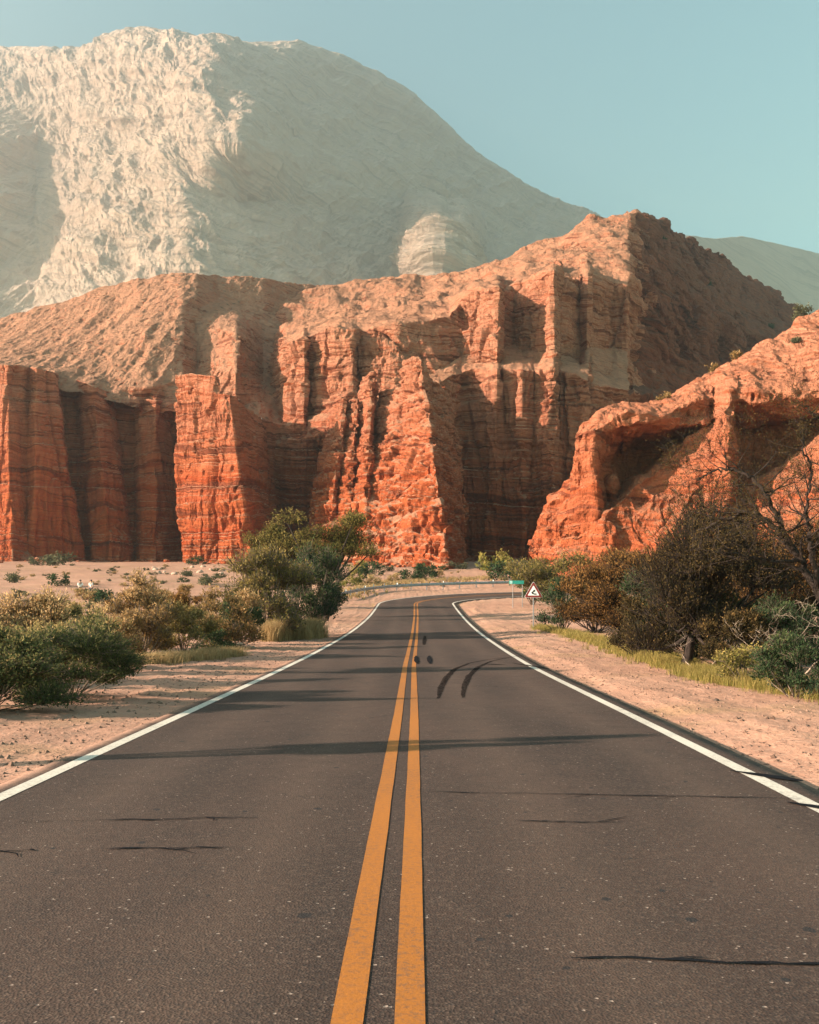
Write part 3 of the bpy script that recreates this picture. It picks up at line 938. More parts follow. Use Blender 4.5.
# ------------------------------------------------------------------ near outcrop on the right with its hollow
k_ = 1.38
CH = [[(529, 600, 108), (529, 575, 110), (529, 566, 110), (529, 561, 110), (529, 556, 110), (530, 552, 110), (530, 548, 110), (531, 545, 111)],
      [(536, 602, 105), (541, 562, 106), (543, 545, 107), (544, 535, 107), (546, 526, 108), (547, 518, 108), (549, 510, 108), (551, 502, 110)],
      [(556, 604, 102), (561, 560, 103), (566, 538, 104), (568, 520, 104), (570, 506, 105), (571, 498, 105), (572, 490, 106), (574, 481, 107)],
      [(576, 604, 100), (580, 560, 101), (583, 532, 102), (584, 508, 102), (582, 480, 103), (579, 458, 103), (575, 442, 103), (583, 426, 105)],
      [(596, 606, 98), (597, 562, 99.5), (598, 528, 101), (597, 508, 101), (594, 480, 101), (592, 455, 101), (594, 435, 101), (601, 415, 104)],
      [(606, 606, 97.5), (606, 562, 99), (604, 524, 100.5), (603, 512, 104), (603, 460, 107), (608, 436, 103), (607, 428, 101.5), (611, 413, 105)],
      [(622, 606, 97), (622, 562, 98.5), (619, 507, 101.5), (617, 500, 112), (617, 450, 113), (620, 427, 104), (621, 420, 101.5), (626, 410, 106)],
      [(640, 606, 96), (640, 562, 98), (636, 490, 102.5), (634, 484, 114), (634, 444, 115), (637, 424, 104), (637, 417, 101.5), (642, 408, 107)],
      [(664, 608, 95), (664, 562, 97), (661, 469, 103.5), (659, 464, 115), (660, 438, 116), (662, 428, 104), (661, 419, 102), (664, 406, 108)],
      [(690, 608, 94), (690, 562, 96), (688, 446, 104.5), (687, 442, 114), (689, 428, 115), (690, 420, 103.5), (690, 408, 103), (690, 391, 109)],
      [(713, 608, 93), (713, 562, 95), (712, 430, 104), (712, 427, 106), (713, 420, 106), (714, 414, 104), (714, 402, 104), (714, 378, 110)],
      [(720, 608, 92), (720, 562, 94), (716, 500, 98), (721, 440, 100.5), (720, 425, 101), (717, 415, 101.5), (719, 397, 103), (722, 373, 110)],
      [(728, 608, 92), (728, 562, 93.5), (731, 500, 97), (727, 440, 98.5), (728, 425, 99), (730, 414, 100), (730, 395, 102), (731, 367, 110.5)],
      [(732, 608, 92), (732, 562, 93.5), (732, 500, 100), (733, 478, 108), (733, 425, 110), (734, 408, 105), (736, 396, 102), (740, 362, 111)],
      [(760, 608, 91), (760, 562, 93), (760, 488, 101), (760, 480, 109), (760, 425, 111), (760, 412, 104), (761, 398, 101), (762, 349, 112)],
      [(785, 608, 90), (785, 562, 92), (786, 468, 100.5), (786, 462, 109), (787, 422, 110), (788, 414, 103), (788, 396, 100.5), (789, 332, 112)],
      [(815, 608, 89), (815, 562, 91), (816, 445, 100), (816, 440, 108), (818, 418, 108), (818, 410, 102), (818, 390, 100), (818, 316, 112)],
      [(850, 608, 88), (850, 562, 90), (850, 430, 99), (850, 426, 105), (850, 412, 105), (850, 402, 100), (850, 380, 99), (850, 300, 112)],
      [(930, 608, 84), (930, 562, 86), (930, 420, 96), (930, 416, 97), (930, 408, 97), (930, 396, 97), (930, 360, 99), (930, 268, 112)],
      [(1050, 608, 80), (1050, 562, 82), (1050, 420, 92), (1050, 416, 93), (1050, 408, 93), (1050, 396, 93), (1050, 360, 95), (1050, 262, 112)]]
rows = [[(c[k][0], c[k][1], c[k][2] * k_) for c in CH] for k in range(8)]
rows = back(rows, 9, 6)
rows = rows + [[(a, 590, Yv + 16) for a, b, Yv in rows[-1]]]
P = sheet_grid(rows, 1.0, 2)
P = erode(P, .62, (.12, 0), .6, .8, 1.3, 77.0, .9)
P = P + normals(P) * (1.1 * fbm(sc(P, 7, 7, 5, 12), 3) + .5 * ridged(sc(P, 3, 3, 3, 5), 3) - .3)[..., None]
tag(mesh_obj('rock_outcrop', P.reshape(-1, 3), [grid_faces(*P.shape[:2])], M_out, None, False), 'orange rock outcrop with a dark overhung hollow, above the right-hand brush', 'rock outcrop', None, 'thing')
# the small knob inside the hollow
m = MB()
kp = at(613, 507, 146); kt = at(613, 473, 146)
zz = np.linspace(0, 1, 14)
prof_r = np.interp(zz, [0, .2, .45, .6, .8, .95, 1], [1.7, 1.2, .8, 1.25, 1.15, .6, .05])
pts = np.stack([kp[0] + .2 * np.sin(zz * 7), np.full(14, kp[1]), kp[2] - 1 + (kt[2] - kp[2] + 1) * zz], -1)
m.tube(pts, prof_r, 14)
V = np.concatenate(m.V); V = V + .35 * np.stack([noise(V / 1.1 + k * 9) for k in range(3)], -1); m.V = [V]
tag(m.build('rounded_boulder', M_out, None, True), 'small rounded rock knob standing in the shaded hollow of the outcrop', 'rock', None, 'thing')

# ------------------------------------------------------------------ plants
M_bark = bark_mat('dark_bark', (.016, .012, .01), (.045, .032, .026))
M_twig = bark_mat('grey_twigs', (.09, .065, .048), (.2, .15, .11))
M_pale = bark_mat('bleached_wood', (.22, .16, .12), (.42, .32, .24))
LEAF = {
    'green': leaf_mat('dark_green_leaves', (.028, .05, .026), (.05, .075, .032), (.12, .12, .045)),
    'olive': leaf_mat('olive_leaves', (.065, .065, .022), (.18, .14, .042), (.38, .26, .1)),
    'dark': leaf_mat('dark_thorn_leaves', (.036, .03, .015), (.085, .058, .024), (.22, .125, .045)),
    'orange': leaf_mat('orange_brown_leaves', (.085, .065, .026), (.28, .165, .062), (.58, .38, .19)),
    'rust': leaf_mat('rust_leaves', (.05, .032, .014), (.16, .08, .027), (.3, .16, .055)),
    'straw': leaf_mat('straw', (.2, .13, .055), (.38, .26, .12), (.52, .38, .2)),
    'mixed': leaf_mat('green_and_straw_leaves', (.036, .058, .028), (.11, .115, .043), (.52, .36, .15)),
    'sage': leaf_mat('grey_green_leaves', (.06, .065, .04), (.11, .11, .06), (.2, .16, .09)),
    'grassy': leaf_mat('yellow_green_grass', (.1, .11, .028), (.22, .18, .05), (.42, .3, .11)),
}


def cards(C, D, L, Wd, rng):
    """leaf quads: centre, direction, length, width"""
    n = len(C)
    r = rng.normal(size=(n, 3))
    s = np.cross(D, r); s /= np.linalg.norm(s, axis=1)[:, None] + 1e-9
    a, b = D * (L / 2)[:, None], s * (Wd / 2)[:, None]
    V = np.stack([C - a, C + b - a * .1, C + a, C - b - a * .1], 1).reshape(-1, 3)
    return V, np.arange(4 * n).reshape(n, 4)


def prisms(A, B, r0, r1):
    """straight three-sided twigs"""
    n = len(A)
    t = B - A; t /= np.linalg.norm(t, axis=1)[:, None] + 1e-9
    ref = np.where(np.abs(t[:, 2:3]) < .8, [[0, 0, 1.]], [[1., 0, 0]])
    u = np.cross(t, ref); u /= np.linalg.norm(u, axis=1)[:, None]
    w = np.cross(t, u)
    V = []
    for k in range(3):
        a = k * 2 * math.pi / 3
        e = math.cos(a) * u + math.sin(a) * w
        V += [A + e * np.reshape(r0, (-1, 1)), B + e * np.reshape(r1, (-1, 1))]
    V = np.stack(V, 1).reshape(-1, 3)
    i = np.arange(n)[:, None] * 6
    f = np.concatenate([i + np.array([[0, 2, 3, 1]]), i + np.array([[2, 4, 5, 3]]), i + np.array([[4, 0, 1, 5]])])
    return V, f


def bush_mesh(seed, w, d, h, twigs, per, leaf, leaf_w, droop=.0, tipdry=.4, low=.05, lobes=14, spread=1.0, stemr=.02, airy=.5, wind=0.0):
    """stems fan from the root to lobes; twigs leave the lobes and carry leaves. Returns foliage and stems."""
    rng = np.random.RandomState(seed)
    k = lobes
    th = rng.rand(k) * 2 * np.pi; rr = np.sqrt(rng.rand(k)) * .78 * spread
    hz = rng.uniform(.1, .74, k) * (1 - .45 * rr ** 2) if low > 0 else rng.uniform(.25, .72, k)
    Lc = np.stack([np.cos(th) * rr * w / 2, np.sin(th) * rr * d / 2, hz * h], -1)
    Lr = rng.uniform(.2, .42, k)[:, None] * np.array([w / 2, d / 2, h * .55])[None]
    pick = rng.randint(0, k, twigs)
    v = rng.normal(size=(twigs, 3)); v /= np.linalg.norm(v, axis=1)[:, None]
    v[:, 2] = np.abs(v[:, 2]) * .9 - .25
    v[:, 0] += wind
    r1 = rng.uniform(.65, 1.12, twigs) + rng.uniform(.15, .6, twigs) * (rng.rand(twigs) < .16)
    A = Lc[pick] + v * Lr[pick] * (airy * rng.rand(twigs))[:, None]
    B = Lc[pick] + v * Lr[pick] * r1[:, None]
    B[:, 2] += .06 * h * (1 - droop * 2)
    nx = np.percentile(np.abs(B[:, 0]), 97) / (w / 2); nz_ = np.percentile(B[:, 2], 98.5) / h
    for q_ in (A, B, Lc): q_ /= np.array([nx, nx, nz_])
    ok = B[:, 2] > .015 * h
    A, B = A[ok], B[ok]; A[:, 2] = np.maximum(A[:, 2], .02)
    n = len(A)
    t = rng.rand(n, per) ** .75
    C = A[:, None] + (B - A)[:, None] * t[..., None]
    C = C + rng.normal(size=C.shape) * leaf * .55
    dirv = (B - A); ln = np.linalg.norm(dirv, axis=1)[:, None]; dirv = dirv / (ln + 1e-9)
    D = dirv[:, None] + rng.normal(size=C.shape) * .65 + np.array([0, 0, .15 - droop])
    C = C.reshape(-1, 3); D = D.reshape(-1, 3)
    D /= np.linalg.norm(D, axis=1)[:, None]
    C[:, 2] = np.maximum(C[:, 2], .03)
    L = leaf * rng.uniform(.6, 1.5, len(C)); Wd = leaf_w * rng.uniform(.6, 1.4, len(C))
    V, q = cards(C, D, L, Wd, rng)
    twig_tone = np.repeat(rng.rand(n), per)
    lobe_tone = np.repeat(rng.rand(k)[pick[ok]], per)
    tone = .2 + .35 * (twig_tone - .5) + .3 * (lobe_tone - .5) + tipdry * t.ravel() * np.clip(C[:, 2] / h, .2, 1) + .12 * rng.normal(size=len(C))
    SV, sq = prisms(A, B, stemr * .3 * np.ones(n), stemr * .12 * np.ones(n))
    root = np.stack([rng.normal(size=k) * w * .04, rng.normal(size=k) * d * .04, np.full(k, -.05)], -1)
    mid = root * .5 + Lc * .5; mid[:, 2] *= .85
    S1, f1 = prisms(root, mid, np.full(k, stemr), np.full(k, stemr * .8))
    S2, f2 = prisms(mid, Lc, np.full(k, stemr * .8), np.full(k, stemr * .45))
    SV = np.concatenate([SV, S1, S2])
    sq = np.concatenate([sq, f1 + len(sq) // 3 * 6, f2 + len(sq) // 3 * 6 + len(S1)])
    return V, q, np.clip(tone, 0, 1), SV, sq


def bush(name, px, Y, w, h, kind, label, cat='shrub', seed=1, dens=1.0, leaf=None, d=None, group=None, twig=None, loc=None, rz=0.0, **kw):
    loc = spot(px, Y) if loc is None else loc
    e = empty(name, tuple(loc), label, cat, group, rz)
    ps = Y / F                                     # metres per picture pixel
    leaf = leaf or max(.05, 2.6 * ps)
    d = d or w * .9
    area = w * h / ps ** 2
    tw = int(np.clip(area * .3 * dens, 60, 9000))
    per = kw.pop('per', 7)
    V, q, tone, SV, sq = bush_mesh(seed, w, d, h, tw, per, leaf, leaf * .42, stemr=kw.pop('stemr', max(.012, .01 * h)), **kw)
    mesh_obj('foliage', V, [q], LEAF[kind], e, False, {'tone': tone})
    mesh_obj('stem', SV, [sq], twig or (M_bark if kind in ('dark', 'rust') else M_twig), e, False)
    return e


def copy_tree(o, loc, rz, label, group=None, s=(1, 1, 1)):
    c = o.copy(); COL.objects.link(c)
    c.location = loc; c.rotation_euler = (0, 0, rz); c.scale = s
    c['label'] = label
    if group: c['group'] = group
    for ch in list(o.children):
        k = ch.copy(); COL.objects.link(k); k.parent = c
    return c


def roadside(name, px, Y, wpx, top, kind, label, cat='shrub', **kw):
    """a bush given by where it stands, how wide and how high it shows"""
    g = spot(px, Y)
    w = wpx * Y / F
    h = max(.25, CZ + (HY - top) / F * Y - g[2])
    return bush(name, px, Y, w, h, kind, label, cat, **kw)


LG = 'shrubs along the left roadside'
N_ = dict(group=LG)
roadside('shrub', 66, 17.8, 140, 620, 'mixed', 'dark green feathery shrub nearest the road edge at the far left', seed=11, lobes=26, tipdry=.5, leaf=.055, per=9, **N_)
roadside('shrub', -18, 15.2, 165, 630, 'mixed', 'dark green shrub cut by the left frame edge beside sandy ruts', seed=12, lobes=26, tipdry=.6, leaf=.055, per=9, **N_)
roadside('shrub', 18, 21, 100, 592, 'orange', 'straw-tipped upright shrub behind the dark green one at the frame edge', seed=13, lobes=22, tipdry=1.0, leaf=.07, dens=.8, **N_)
roadside('shrub', -40, 20, 110, 600, 'orange', 'yellowish dry shrub mostly outside the left frame edge', seed=14, lobes=18, tipdry=1.0, leaf=.07, dens=.7, **N_)
roadside('shrub', 62, 24, 70, 604, 'mixed', 'yellow-green shrub with dry tips, between two straw-tipped ones at left', seed=22, lobes=18, tipdry=1.0, leaf=.075, dens=.8, **N_)
roadside('shrub', 98, 26, 70, 606, 'orange', 'low rust-tipped shrub between the dark green shrub and the tall orange one', seed=15, lobes=18, tipdry=.9, **N_)
roadside('shrub', 142, 30.5, 66, 574, 'orange', 'tall orange-leaved shrub with a pointed top', seed=16, lobes=22, tipdry=.65, dens=.9, **N_)
roadside('shrub', 120, 29, 44, 620, 'rust', 'rusty low shrub at the left foot of the pointed orange one', seed=23, lobes=14, tipdry=.6, **N_)
roadside('shrub', 184, 32, 64, 602, 'olive', 'olive shrub with dry flower heads right of the pointed orange one', seed=17, lobes=20, tipdry=.85, dens=.9, **N_)
roadside('shrub', 165, 37, 50, 590, 'rust', 'rust-brown shrub showing between the pointed orange one and the olive one', seed=24, lobes=16, tipdry=.6, **N_)
roadside('shrub', 226, 37, 66, 588, 'orange', 'rounded orange-brown shrub touching the big green bush', seed=18, lobes=20, tipdry=.6, dens=.9, **N_)
roadside('shrub', 212, 34, 50, 624, 'green', 'small dark shrub by the loose stones of the left verge', seed=19, lobes=16, tipdry=.25, dens=.9, **N_)
roadside('shrub', 244, 40, 46, 598, 'green', 'dark shrub at the foot of the big sunlit olive bush', seed=25, lobes=16, tipdry=.35, **N_)
roadside('large_bush', 266, 45, 84, 550, 'olive', 'big sunlit olive bush, left half of the tallest roadside clump', 'bush', seed=20, lobes=30, tipdry=.5, stemr=.05, **N_)
roadside('large_bush', 312, 49, 68, 548, 'green', 'big dark green bush hanging over the left verge beside dry grass', 'bush', seed=21, lobes=28, tipdry=.45, stemr=.05, **N_)


def tree(name, px, Y, crown_w, h, kind, label, seed, trunk_h=.35, dens=1.0, lean=0.0, crown_h=None, loc=None, airy=.6, tip=.35, rz=0.0, lobes=18, thick=.035, low=0.0):
    """a crooked trunk dividing into limbs, with a loose crown"""
    loc = spot(px, Y) if loc is None else loc
    rng = np.random.RandomState(seed)
    e = empty(name, tuple(loc), label, 'tree', None, rz)
    crown_h = crown_h or h * .65
    ps = max(Y, 12) / F
    tw = int(np.clip(crown_w * crown_h / ps ** 2 * .2 * dens, 200, 8000))
    leaf = max(.05, 2.4 * ps)
    V, q, tone, SV, sq = bush_mesh(seed, crown_w, crown_w * .85, crown_h, tw, 6, leaf, leaf * .4, tipdry=tip, low=low, lobes=lobes, stemr=.03, airy=airy)
    V[:, 2] += h - crown_h; SV[:, 2] += h - crown_h
    n = len(sq) // 3 * 6
    cut = len(SV) - 2 * lobes * 6
    V[:, 0] += lean; SV[:, 0] += lean
    mesh_obj('crown', V, [q], LEAF[kind], e, False, {'tone': tone})
    m = MB()
    base = np.array([0, 0, -.15])
    Lc = SV[-lobes * 6:].reshape(lobes, 6, 3)[:, 1::2].mean(1)
    fork = np.array([lean * .5, 0, h * trunk_h])
    tr = np.linspace(0, 1, 6)[:, None]
    path = base + (fork - base) * tr + np.array([[.06, .04, 0]]) * np.sin(tr * 5) * h * .3
    m.tube(path, np.linspace(thick * h, thick * h * .7, 6), 7)
    for c in Lc:
        t2 = np.linspace(0, 1, 6)[:, None]
        mid = (path[-1] + c) / 2 + np.array([0, 0, -.08 * h]) + rng.normal(size=3) * .04 * h
        pp = (1 - t2) ** 2 * path[-1] + 2 * t2 * (1 - t2) * mid + t2 ** 2 * c
        m.tube(pp, np.linspace(thick * h * .45, .012 * h * .4, 6), 5)
    trunk = m.build('trunk', M_bark, e, True)
    mesh_obj('twig', SV[:cut], [sq[sq.max(1) < cut]], M_bark, e, False)
    return e


tree('thorn_tree', 324, 66, 6.2, 7.3, 'olive', 'spreading thorn tree in front of the lit buttress, left of the road', 31, .3, 1.4, .3, 4.6, airy=.75)
tree('thorn_tree', 283, 70, 4.8, 6.4, 'olive', 'smaller thorn tree showing behind the big olive bush', 32, .35, 1.4, 0, 4.4, airy=.7)

# right side
RG = 'shrubs and thorn bushes along the right roadside'
N_ = dict(group=RG)
roadside('shrub', 556, 84, 84, 554, 'olive', 'broad olive bush behind the triangular sign, under the outcrop', seed=41, lobes=24, tipdry=.4, stemr=.04, **N_)
roadside('shrub', 533, 90, 30, 566, 'green', 'small dark bush left of the broad olive one, above the green sign', seed=39, lobes=14, tipdry=.35, **N_)
roadside('shrub', 612, 78, 88, 552, 'rust', 'rust-coloured bush against the foot of the orange outcrop', seed=42, lobes=24, tipdry=.5, stemr=.04, **N_)
roadside('shrub', 562, 52, 44, 576, 'green', 'dark twiggy shrub just right of the triangular sign', seed=43, lobes=16, tipdry=.3, dens=.8, **N_)
roadside('shrub', 594, 50, 66, 566, 'rust', 'rust-brown windswept bush behind the twiggy roadside shrub', seed=44, lobes=24, tipdry=.7, wind=-.25, **N_)
roadside('shrub', 630, 42, 90, 550, 'rust', 'large reddish-brown bush left of the black-trunked tree', seed=45, lobes=28, tipdry=.6, wind=-.25, **N_)
roadside('shrub', 655, 33, 62, 572, 'green', 'dark shaded bush close behind the black-trunked tree', seed=46, lobes=22, tipdry=.4, **N_)
roadside('shrub', 700, 36, 120, 535, 'rust', 'tall brown thorn bush behind the black-trunked tree', seed=52, lobes=26, tipdry=.5, airy=.6, **N_)
roadside('shrub', 752, 30, 120, 525, 'rust', 'brown thorny bush behind the branches of the bare tree', seed=47, lobes=26, tipdry=.5, airy=.7, **N_)
roadside('shrub', 722, 26.5, 80, 592, 'green', 'dark low bush between the black trunk and the bleached shrub', seed=53, lobes=22, tipdry=.35, **N_)
roadside('shrub', 825, 28, 140, 525, 'rust', 'brown thorny bush at the right frame edge below the rock', seed=48, lobes=26, tipdry=.45, airy=.7, **N_)
roadside('shrub', 780, 24.5, 80, 598, 'green', 'dark green bush behind the bleached leafless shrub', seed=54, lobes=20, tipdry=.35, **N_)
roadside('shrub', 797, 17.6, 84, 634, 'green', 'low dark green shrub at the lower right frame edge', seed=49, lobes=20, tipdry=.35, leaf=.055, **N_)
roadside('shrub', 748, 20.5, 62, 645, 'grassy', 'yellow-green tufted shrub on the sandy verge below the bare tree', seed=50, lobes=18, tipdry=.7, leaf=.055, dens=.8, **N_)
roadside('shrub', 690, 28.5, 70, 606, 'dark', 'low dark shrub hugging the ground right behind the leaning black trunk', seed=55, lobes=20, tipdry=.3, **N_)
roadside('shrub', 640, 31.5, 56, 596, 'dark', 'low dark shrub to the left of the leaning black trunk', seed=56, lobes=20, tipdry=.35, **N_)
roadside('shrub', 740, 23.5, 70, 610, 'dark', 'dark thorny shrub between the yellow-green tuft and the bleached shrub', seed=57, lobes=20, tipdry=.4, airy=.7, **N_)
tree('thorn_tree', 679, 25.5, 4.0, 4.3, 'dark', 'dark thorn tree with a leaning black trunk on the right verge', 51, .24, 1.0, .9, 4.2, airy=.9, tip=.45, thick=.032, lobes=34, low=.05)
tree('thorn_tree', 264, 82, 4.5, 5.0, 'olive', 'thorn tree almost hidden behind the big sunlit olive bush', 33, .3, 1.6, 0, 3.8)


def bare_tree(name, loc, label, seed, h, dirs, mat, r0, leafy=None, levels=5, spread=.55, rise=.1, limbs=()):
    rng = random.Random(seed)
    e = empty(name, tuple(loc), label, 'tree')
    m, tw = MB(), [[], [], [], []]
    tips = []

    def grow(p, d, L, r, lev):
        n = 5
        pts, rad = [p], [r]
        for k in range(n):
            d = d + np.array([rng.gauss(0, .16), rng.gauss(0, .16), rng.gauss(rise * .25, .13)])
            d = d / np.linalg.norm(d)
            p = p + d * L / n
            pts.append(p); rad.append(r * (1 - .5 * (k + 1) / n))
        if r > .008:
            m.tube(pts, rad, 7 if r > .03 else 4)
        else:
            for a, b, ra, rb in zip(pts[:-1], pts[1:], rad[:-1], rad[1:]):
                tw[0].append(a); tw[1].append(b); tw[2].append(ra); tw[3].append(rb)
        if lev <= 0:
            tips.extend(pts[1:])
            return
        for j in range(rng.choice([2, 3, 3]) if lev > 1 else 4):
            k = rng.randint(2, n) if j else n
            v = np.array([rng.gauss(0, 1), rng.gauss(0, 1), rng.gauss(0, .8)])
            nd = d + v / np.linalg.norm(v) * spread * (1.3 if j else .7)
            nd = nd / np.linalg.norm(nd)
            grow(pts[k], nd, L * rng.uniform(.55, .82), max(.0028, rad[k] * rng.uniform(.5, .75)), lev - 1)

    for dr, L, r in dirs:
        dd = np.array(dr, float); dd /= np.linalg.norm(dd)
        grow(np.array([0, 0, -.1]), dd, L, r, levels)
    for pl, r in limbs:
        pl = np.array(pl, float)
        u = np.linspace(0, len(pl) - 1, 8 * len(pl))
        q = np.stack([np.interp(u, np.arange(len(pl)), pl[:, k]) for k in range(3)], -1)
        for _ in range(3): q[1:-1] = .25 * q[:-2] + .5 * q[1:-1] + .25 * q[2:]
        q[1:] += .02 * np.array([[rng.gauss(0, 1) for _ in range(3)] for _ in range(len(q) - 1)])
        rad = np.linspace(r, r * .22, len(q))
        m.tube(q, rad, 8)
        for k in range(len(q) // 4, len(q), 2):
            d0 = q[min(k + 1, len(q) - 1)] - q[max(k - 1, 0)]
            d0 = d0 / (np.linalg.norm(d0) + 1e-9)
            v = np.array([rng.gauss(0, 1), rng.gauss(0, .8), rng.gauss(.2, .9)])
            nd = d0 * .6 + v / np.linalg.norm(v)
            grow(q[k], nd / np.linalg.norm(nd), rng.uniform(.35, .75), rad[k] * .5, 3)
    t = m.build('trunk', mat, e, True)
    if tw[0]:
        V, f = prisms(np.array(tw[0]), np.array(tw[1]), np.array(tw[2]), np.array(tw[3]))
        mesh_obj('twig', V, [f], mat, e, False)
    if leafy:
        rs = np.random.RandomState(seed)
        T = np.array(tips)
        C = np.repeat(T, leafy[1], 0) + rs.normal(size=(len(T) * leafy[1], 3)) * .06
        D = rs.normal(size=C.shape); D /= np.linalg.norm(D, axis=1)[:, None]
        V, q = cards(C, D, np.full(len(C), leafy[2]), np.full(len(C), leafy[2] * .35), rs)
        mesh_obj('crown', V, [q], LEAF[leafy[0]], e, False, {'tone': rs.rand(len(C)) * .7})
    return e


bl = spot(862, 19.5)


def limb(*pts):
    return [at(a, b, 19.5 + c) - bl for a, b, c in pts]


bare_tree('bare_tree', bl, 'bare dark thorn tree with long branches reaching in from the right frame edge', 61, 5, [((.3, .1, 1), 2.0, .09)], M_bark, .1, ('dark', 1, .045), 4, .6, .12,
          [(limb((862, 705, 0), (845, 645, 0), (822, 600, 0), (800, 560, .1), (784, 538, .1), (768, 520, .2), (748, 512, .3), (722, 520, .5), (700, 530, .6)), .1),
           (limb((784, 538, .1), (772, 505, .2), (756, 480, .3), (734, 468, .5), (712, 472, .7), (698, 480, .8)), .05),
           (limb((822, 600, 0), (812, 560, -.3), (806, 510, -.4), (812, 470, -.5), (800, 440, -.6)), .06),
           (limb((845, 645, 0), (838, 560, .2), (850, 480, .3), (830, 430, .4), (805, 405, .5)), .07),
           (limb((800, 560, .1), (776, 562, -.4), (745, 556, -.8), (722, 548, -1.1)), .04)])
bl = spot(800, 22.5)
bare_tree('dead_shrub', bl, 'bleached leafless shrub with tangled pale branches below the bare tree', 63, 2, [((-.9, 0, .55), 1.0, .03), ((-.5, -.2, .8), .9, .03), ((.3, 0, .8), .9, .03)], M_pale, .03, None, 4, .8, .0)['category'] = 'shrub'
bl = spot(700, 24.2)
bare_tree('dead_shrub', bl, 'small bleached bare shrub beside the leaning black trunk', 64, 1.5, [((-.35, -.2, .8), .55, .022), ((.45, -.2, .7), .6, .022)], M_pale, .03, None, 3, .8, .05)['category'] = 'shrub'

# slim trees standing left of the picture: their shadows lie across the road
for (x, y, hh, wv, sd, lb) in [(-10.2, 8.9, 4.2, 1.0, 71, 'slim tree outside the left frame edge, nearest of three'), (-12.5, 14.6, 4.0, .7, 72, 'slim tree outside the left frame edge, second from the camera'),
                               (-13.0, 22.3, 5.6, 2.4, 73, 'slim tree outside the left frame edge, farthest of three')]:
    tree('slim_tree', 0, 18, wv, hh, 'olive', lb, sd, .4, 2.0, 0, 2.6, loc=np.array([x, y, gz(x, y)]), lobes=8)

# shrubs of the plain and on the rocks
protos = [bush('desert_shrub', 371, 150, 3.6, 2.0, 'green', 'round dark green shrub on the plain under the lit buttress', seed=81, lobes=12, tipdry=.25, stemr=.03),
          bush('desert_shrub', 361, 152, 3.0, 2.2, 'grassy', 'yellowish shrub touching the round dark green one under the buttress', seed=82, lobes=12, tipdry=.5, stemr=.03),
          bush('desert_shrub', 15, 128, 2.6, 1.1, 'sage', 'grey-green shrub alone on the pale plain at the far left', seed=83, lobes=10, tipdry=.4, stemr=.03),
          bush('desert_shrub', 300, 100, 2.4, 1.3, 'straw', 'straw-coloured shrub on the plain behind the thorn trees', seed=84, lobes=10, tipdry=.5, stemr=.03)]
named = [(2, 55, 190, 2.2, 'wide flat shrub at the foot of the shaded cliff wall, far left'), (2, 41, 195, 1.5, 'grey shrub beside the wide flat one at the cliff foot'),
         (0, 58, 115, .7, 'low dark shrub left of the two people'), (2, 97, 97, .9, 'brown shrub hiding the legs of the person in grey'), (3, 84, 95, .9, 'straw shrub hiding the legs of the person in white'),
         (0, 103, 88, .8, 'dark shrub just right of the two people, lower down'), (2, 186, 145, .9, 'dark shrub among white stones left of the lit pillar'), (2, 205, 120, 1.1, 'grey shrub on the plain below the lit pillar'),
         (0, 196, 196, 1.0, 'small shrub at the very foot of the lit pillar'), (2, 386, 165, .9, 'twiggy grey shrub right of the round dark green one'), (0, 430, 192, 1.2, 'dark shrub at the foot of the buttress corner'),
         (0, 424, 138, 1.25, 'dark spreading shrub just beyond the guard rail'), (0, 410, 134, .95, 'dark shrub beyond the guard rail, left of the spreading one'), (3, 436, 145, .9, 'straw shrub beyond the guard rail, right of the spreading dark one'),
         (2, 456, 170, 1.3, 'grey shrub on pale sand before the dark wall'), (2, 484, 165, 1.2, 'grey-brown shrub before the dark wall, midway to the outcrop'), (1, 500, 140, 1.7, 'yellow-green shrub above the guard rail near the green sign'),
         (0, 506, 134, 1.3, 'dark green shrub directly behind the small green sign'), (3, 395, 128, .9, 'straw shrub behind the guard rail where it starts to curve'), (3, 372, 120, 1.0, 'straw shrub behind the near end of the guard rail'),
         (1, 352, 118, .8, 'yellow shrub beyond the left end of the guard rail')]
rs = random.Random(5)
for k, px, Yv, s, lb in named:
    copy_tree(protos[k], spot(px, Yv), rs.uniform(0, 6), lb, 'shrubs on the plain', (s, s, s * rs.uniform(.7, .95)))
cnt = 0
while cnt < 90:
    px, Yv = rs.uniform(-40, 500), rs.uniform(118, 188)
    x = (px - CX) / F * Yv
    if abs(float(road_d(np.array([x]), np.array([Yv]))[0])) < 7: continue
    s = rs.uniform(.18, .55)
    copy_tree(protos[rs.choice([0, 2, 3, 3])], spot(px, Yv), rs.uniform(0, 6), 'small scattered scrub tuft on the pale plain below the cliffs', 'scrub tufts scattered over the plain', (s, s, s * rs.uniform(.6, .9)))
    cnt += 1
for o in protos: o['group'] = 'shrubs on the plain'

dg = bpy.context.evaluated_depsgraph_get()


def on_rock(px, Y0, py0):
    """first rock surface met near this direction, dropped from above"""
    p = at(px, py0, Y0)
    ok, loc, *_ = S.ray_cast(dg, Vector((p[0], p[1], p[2] + 6)), Vector((0, 0, -1)))
    return np.array(loc) if ok else p


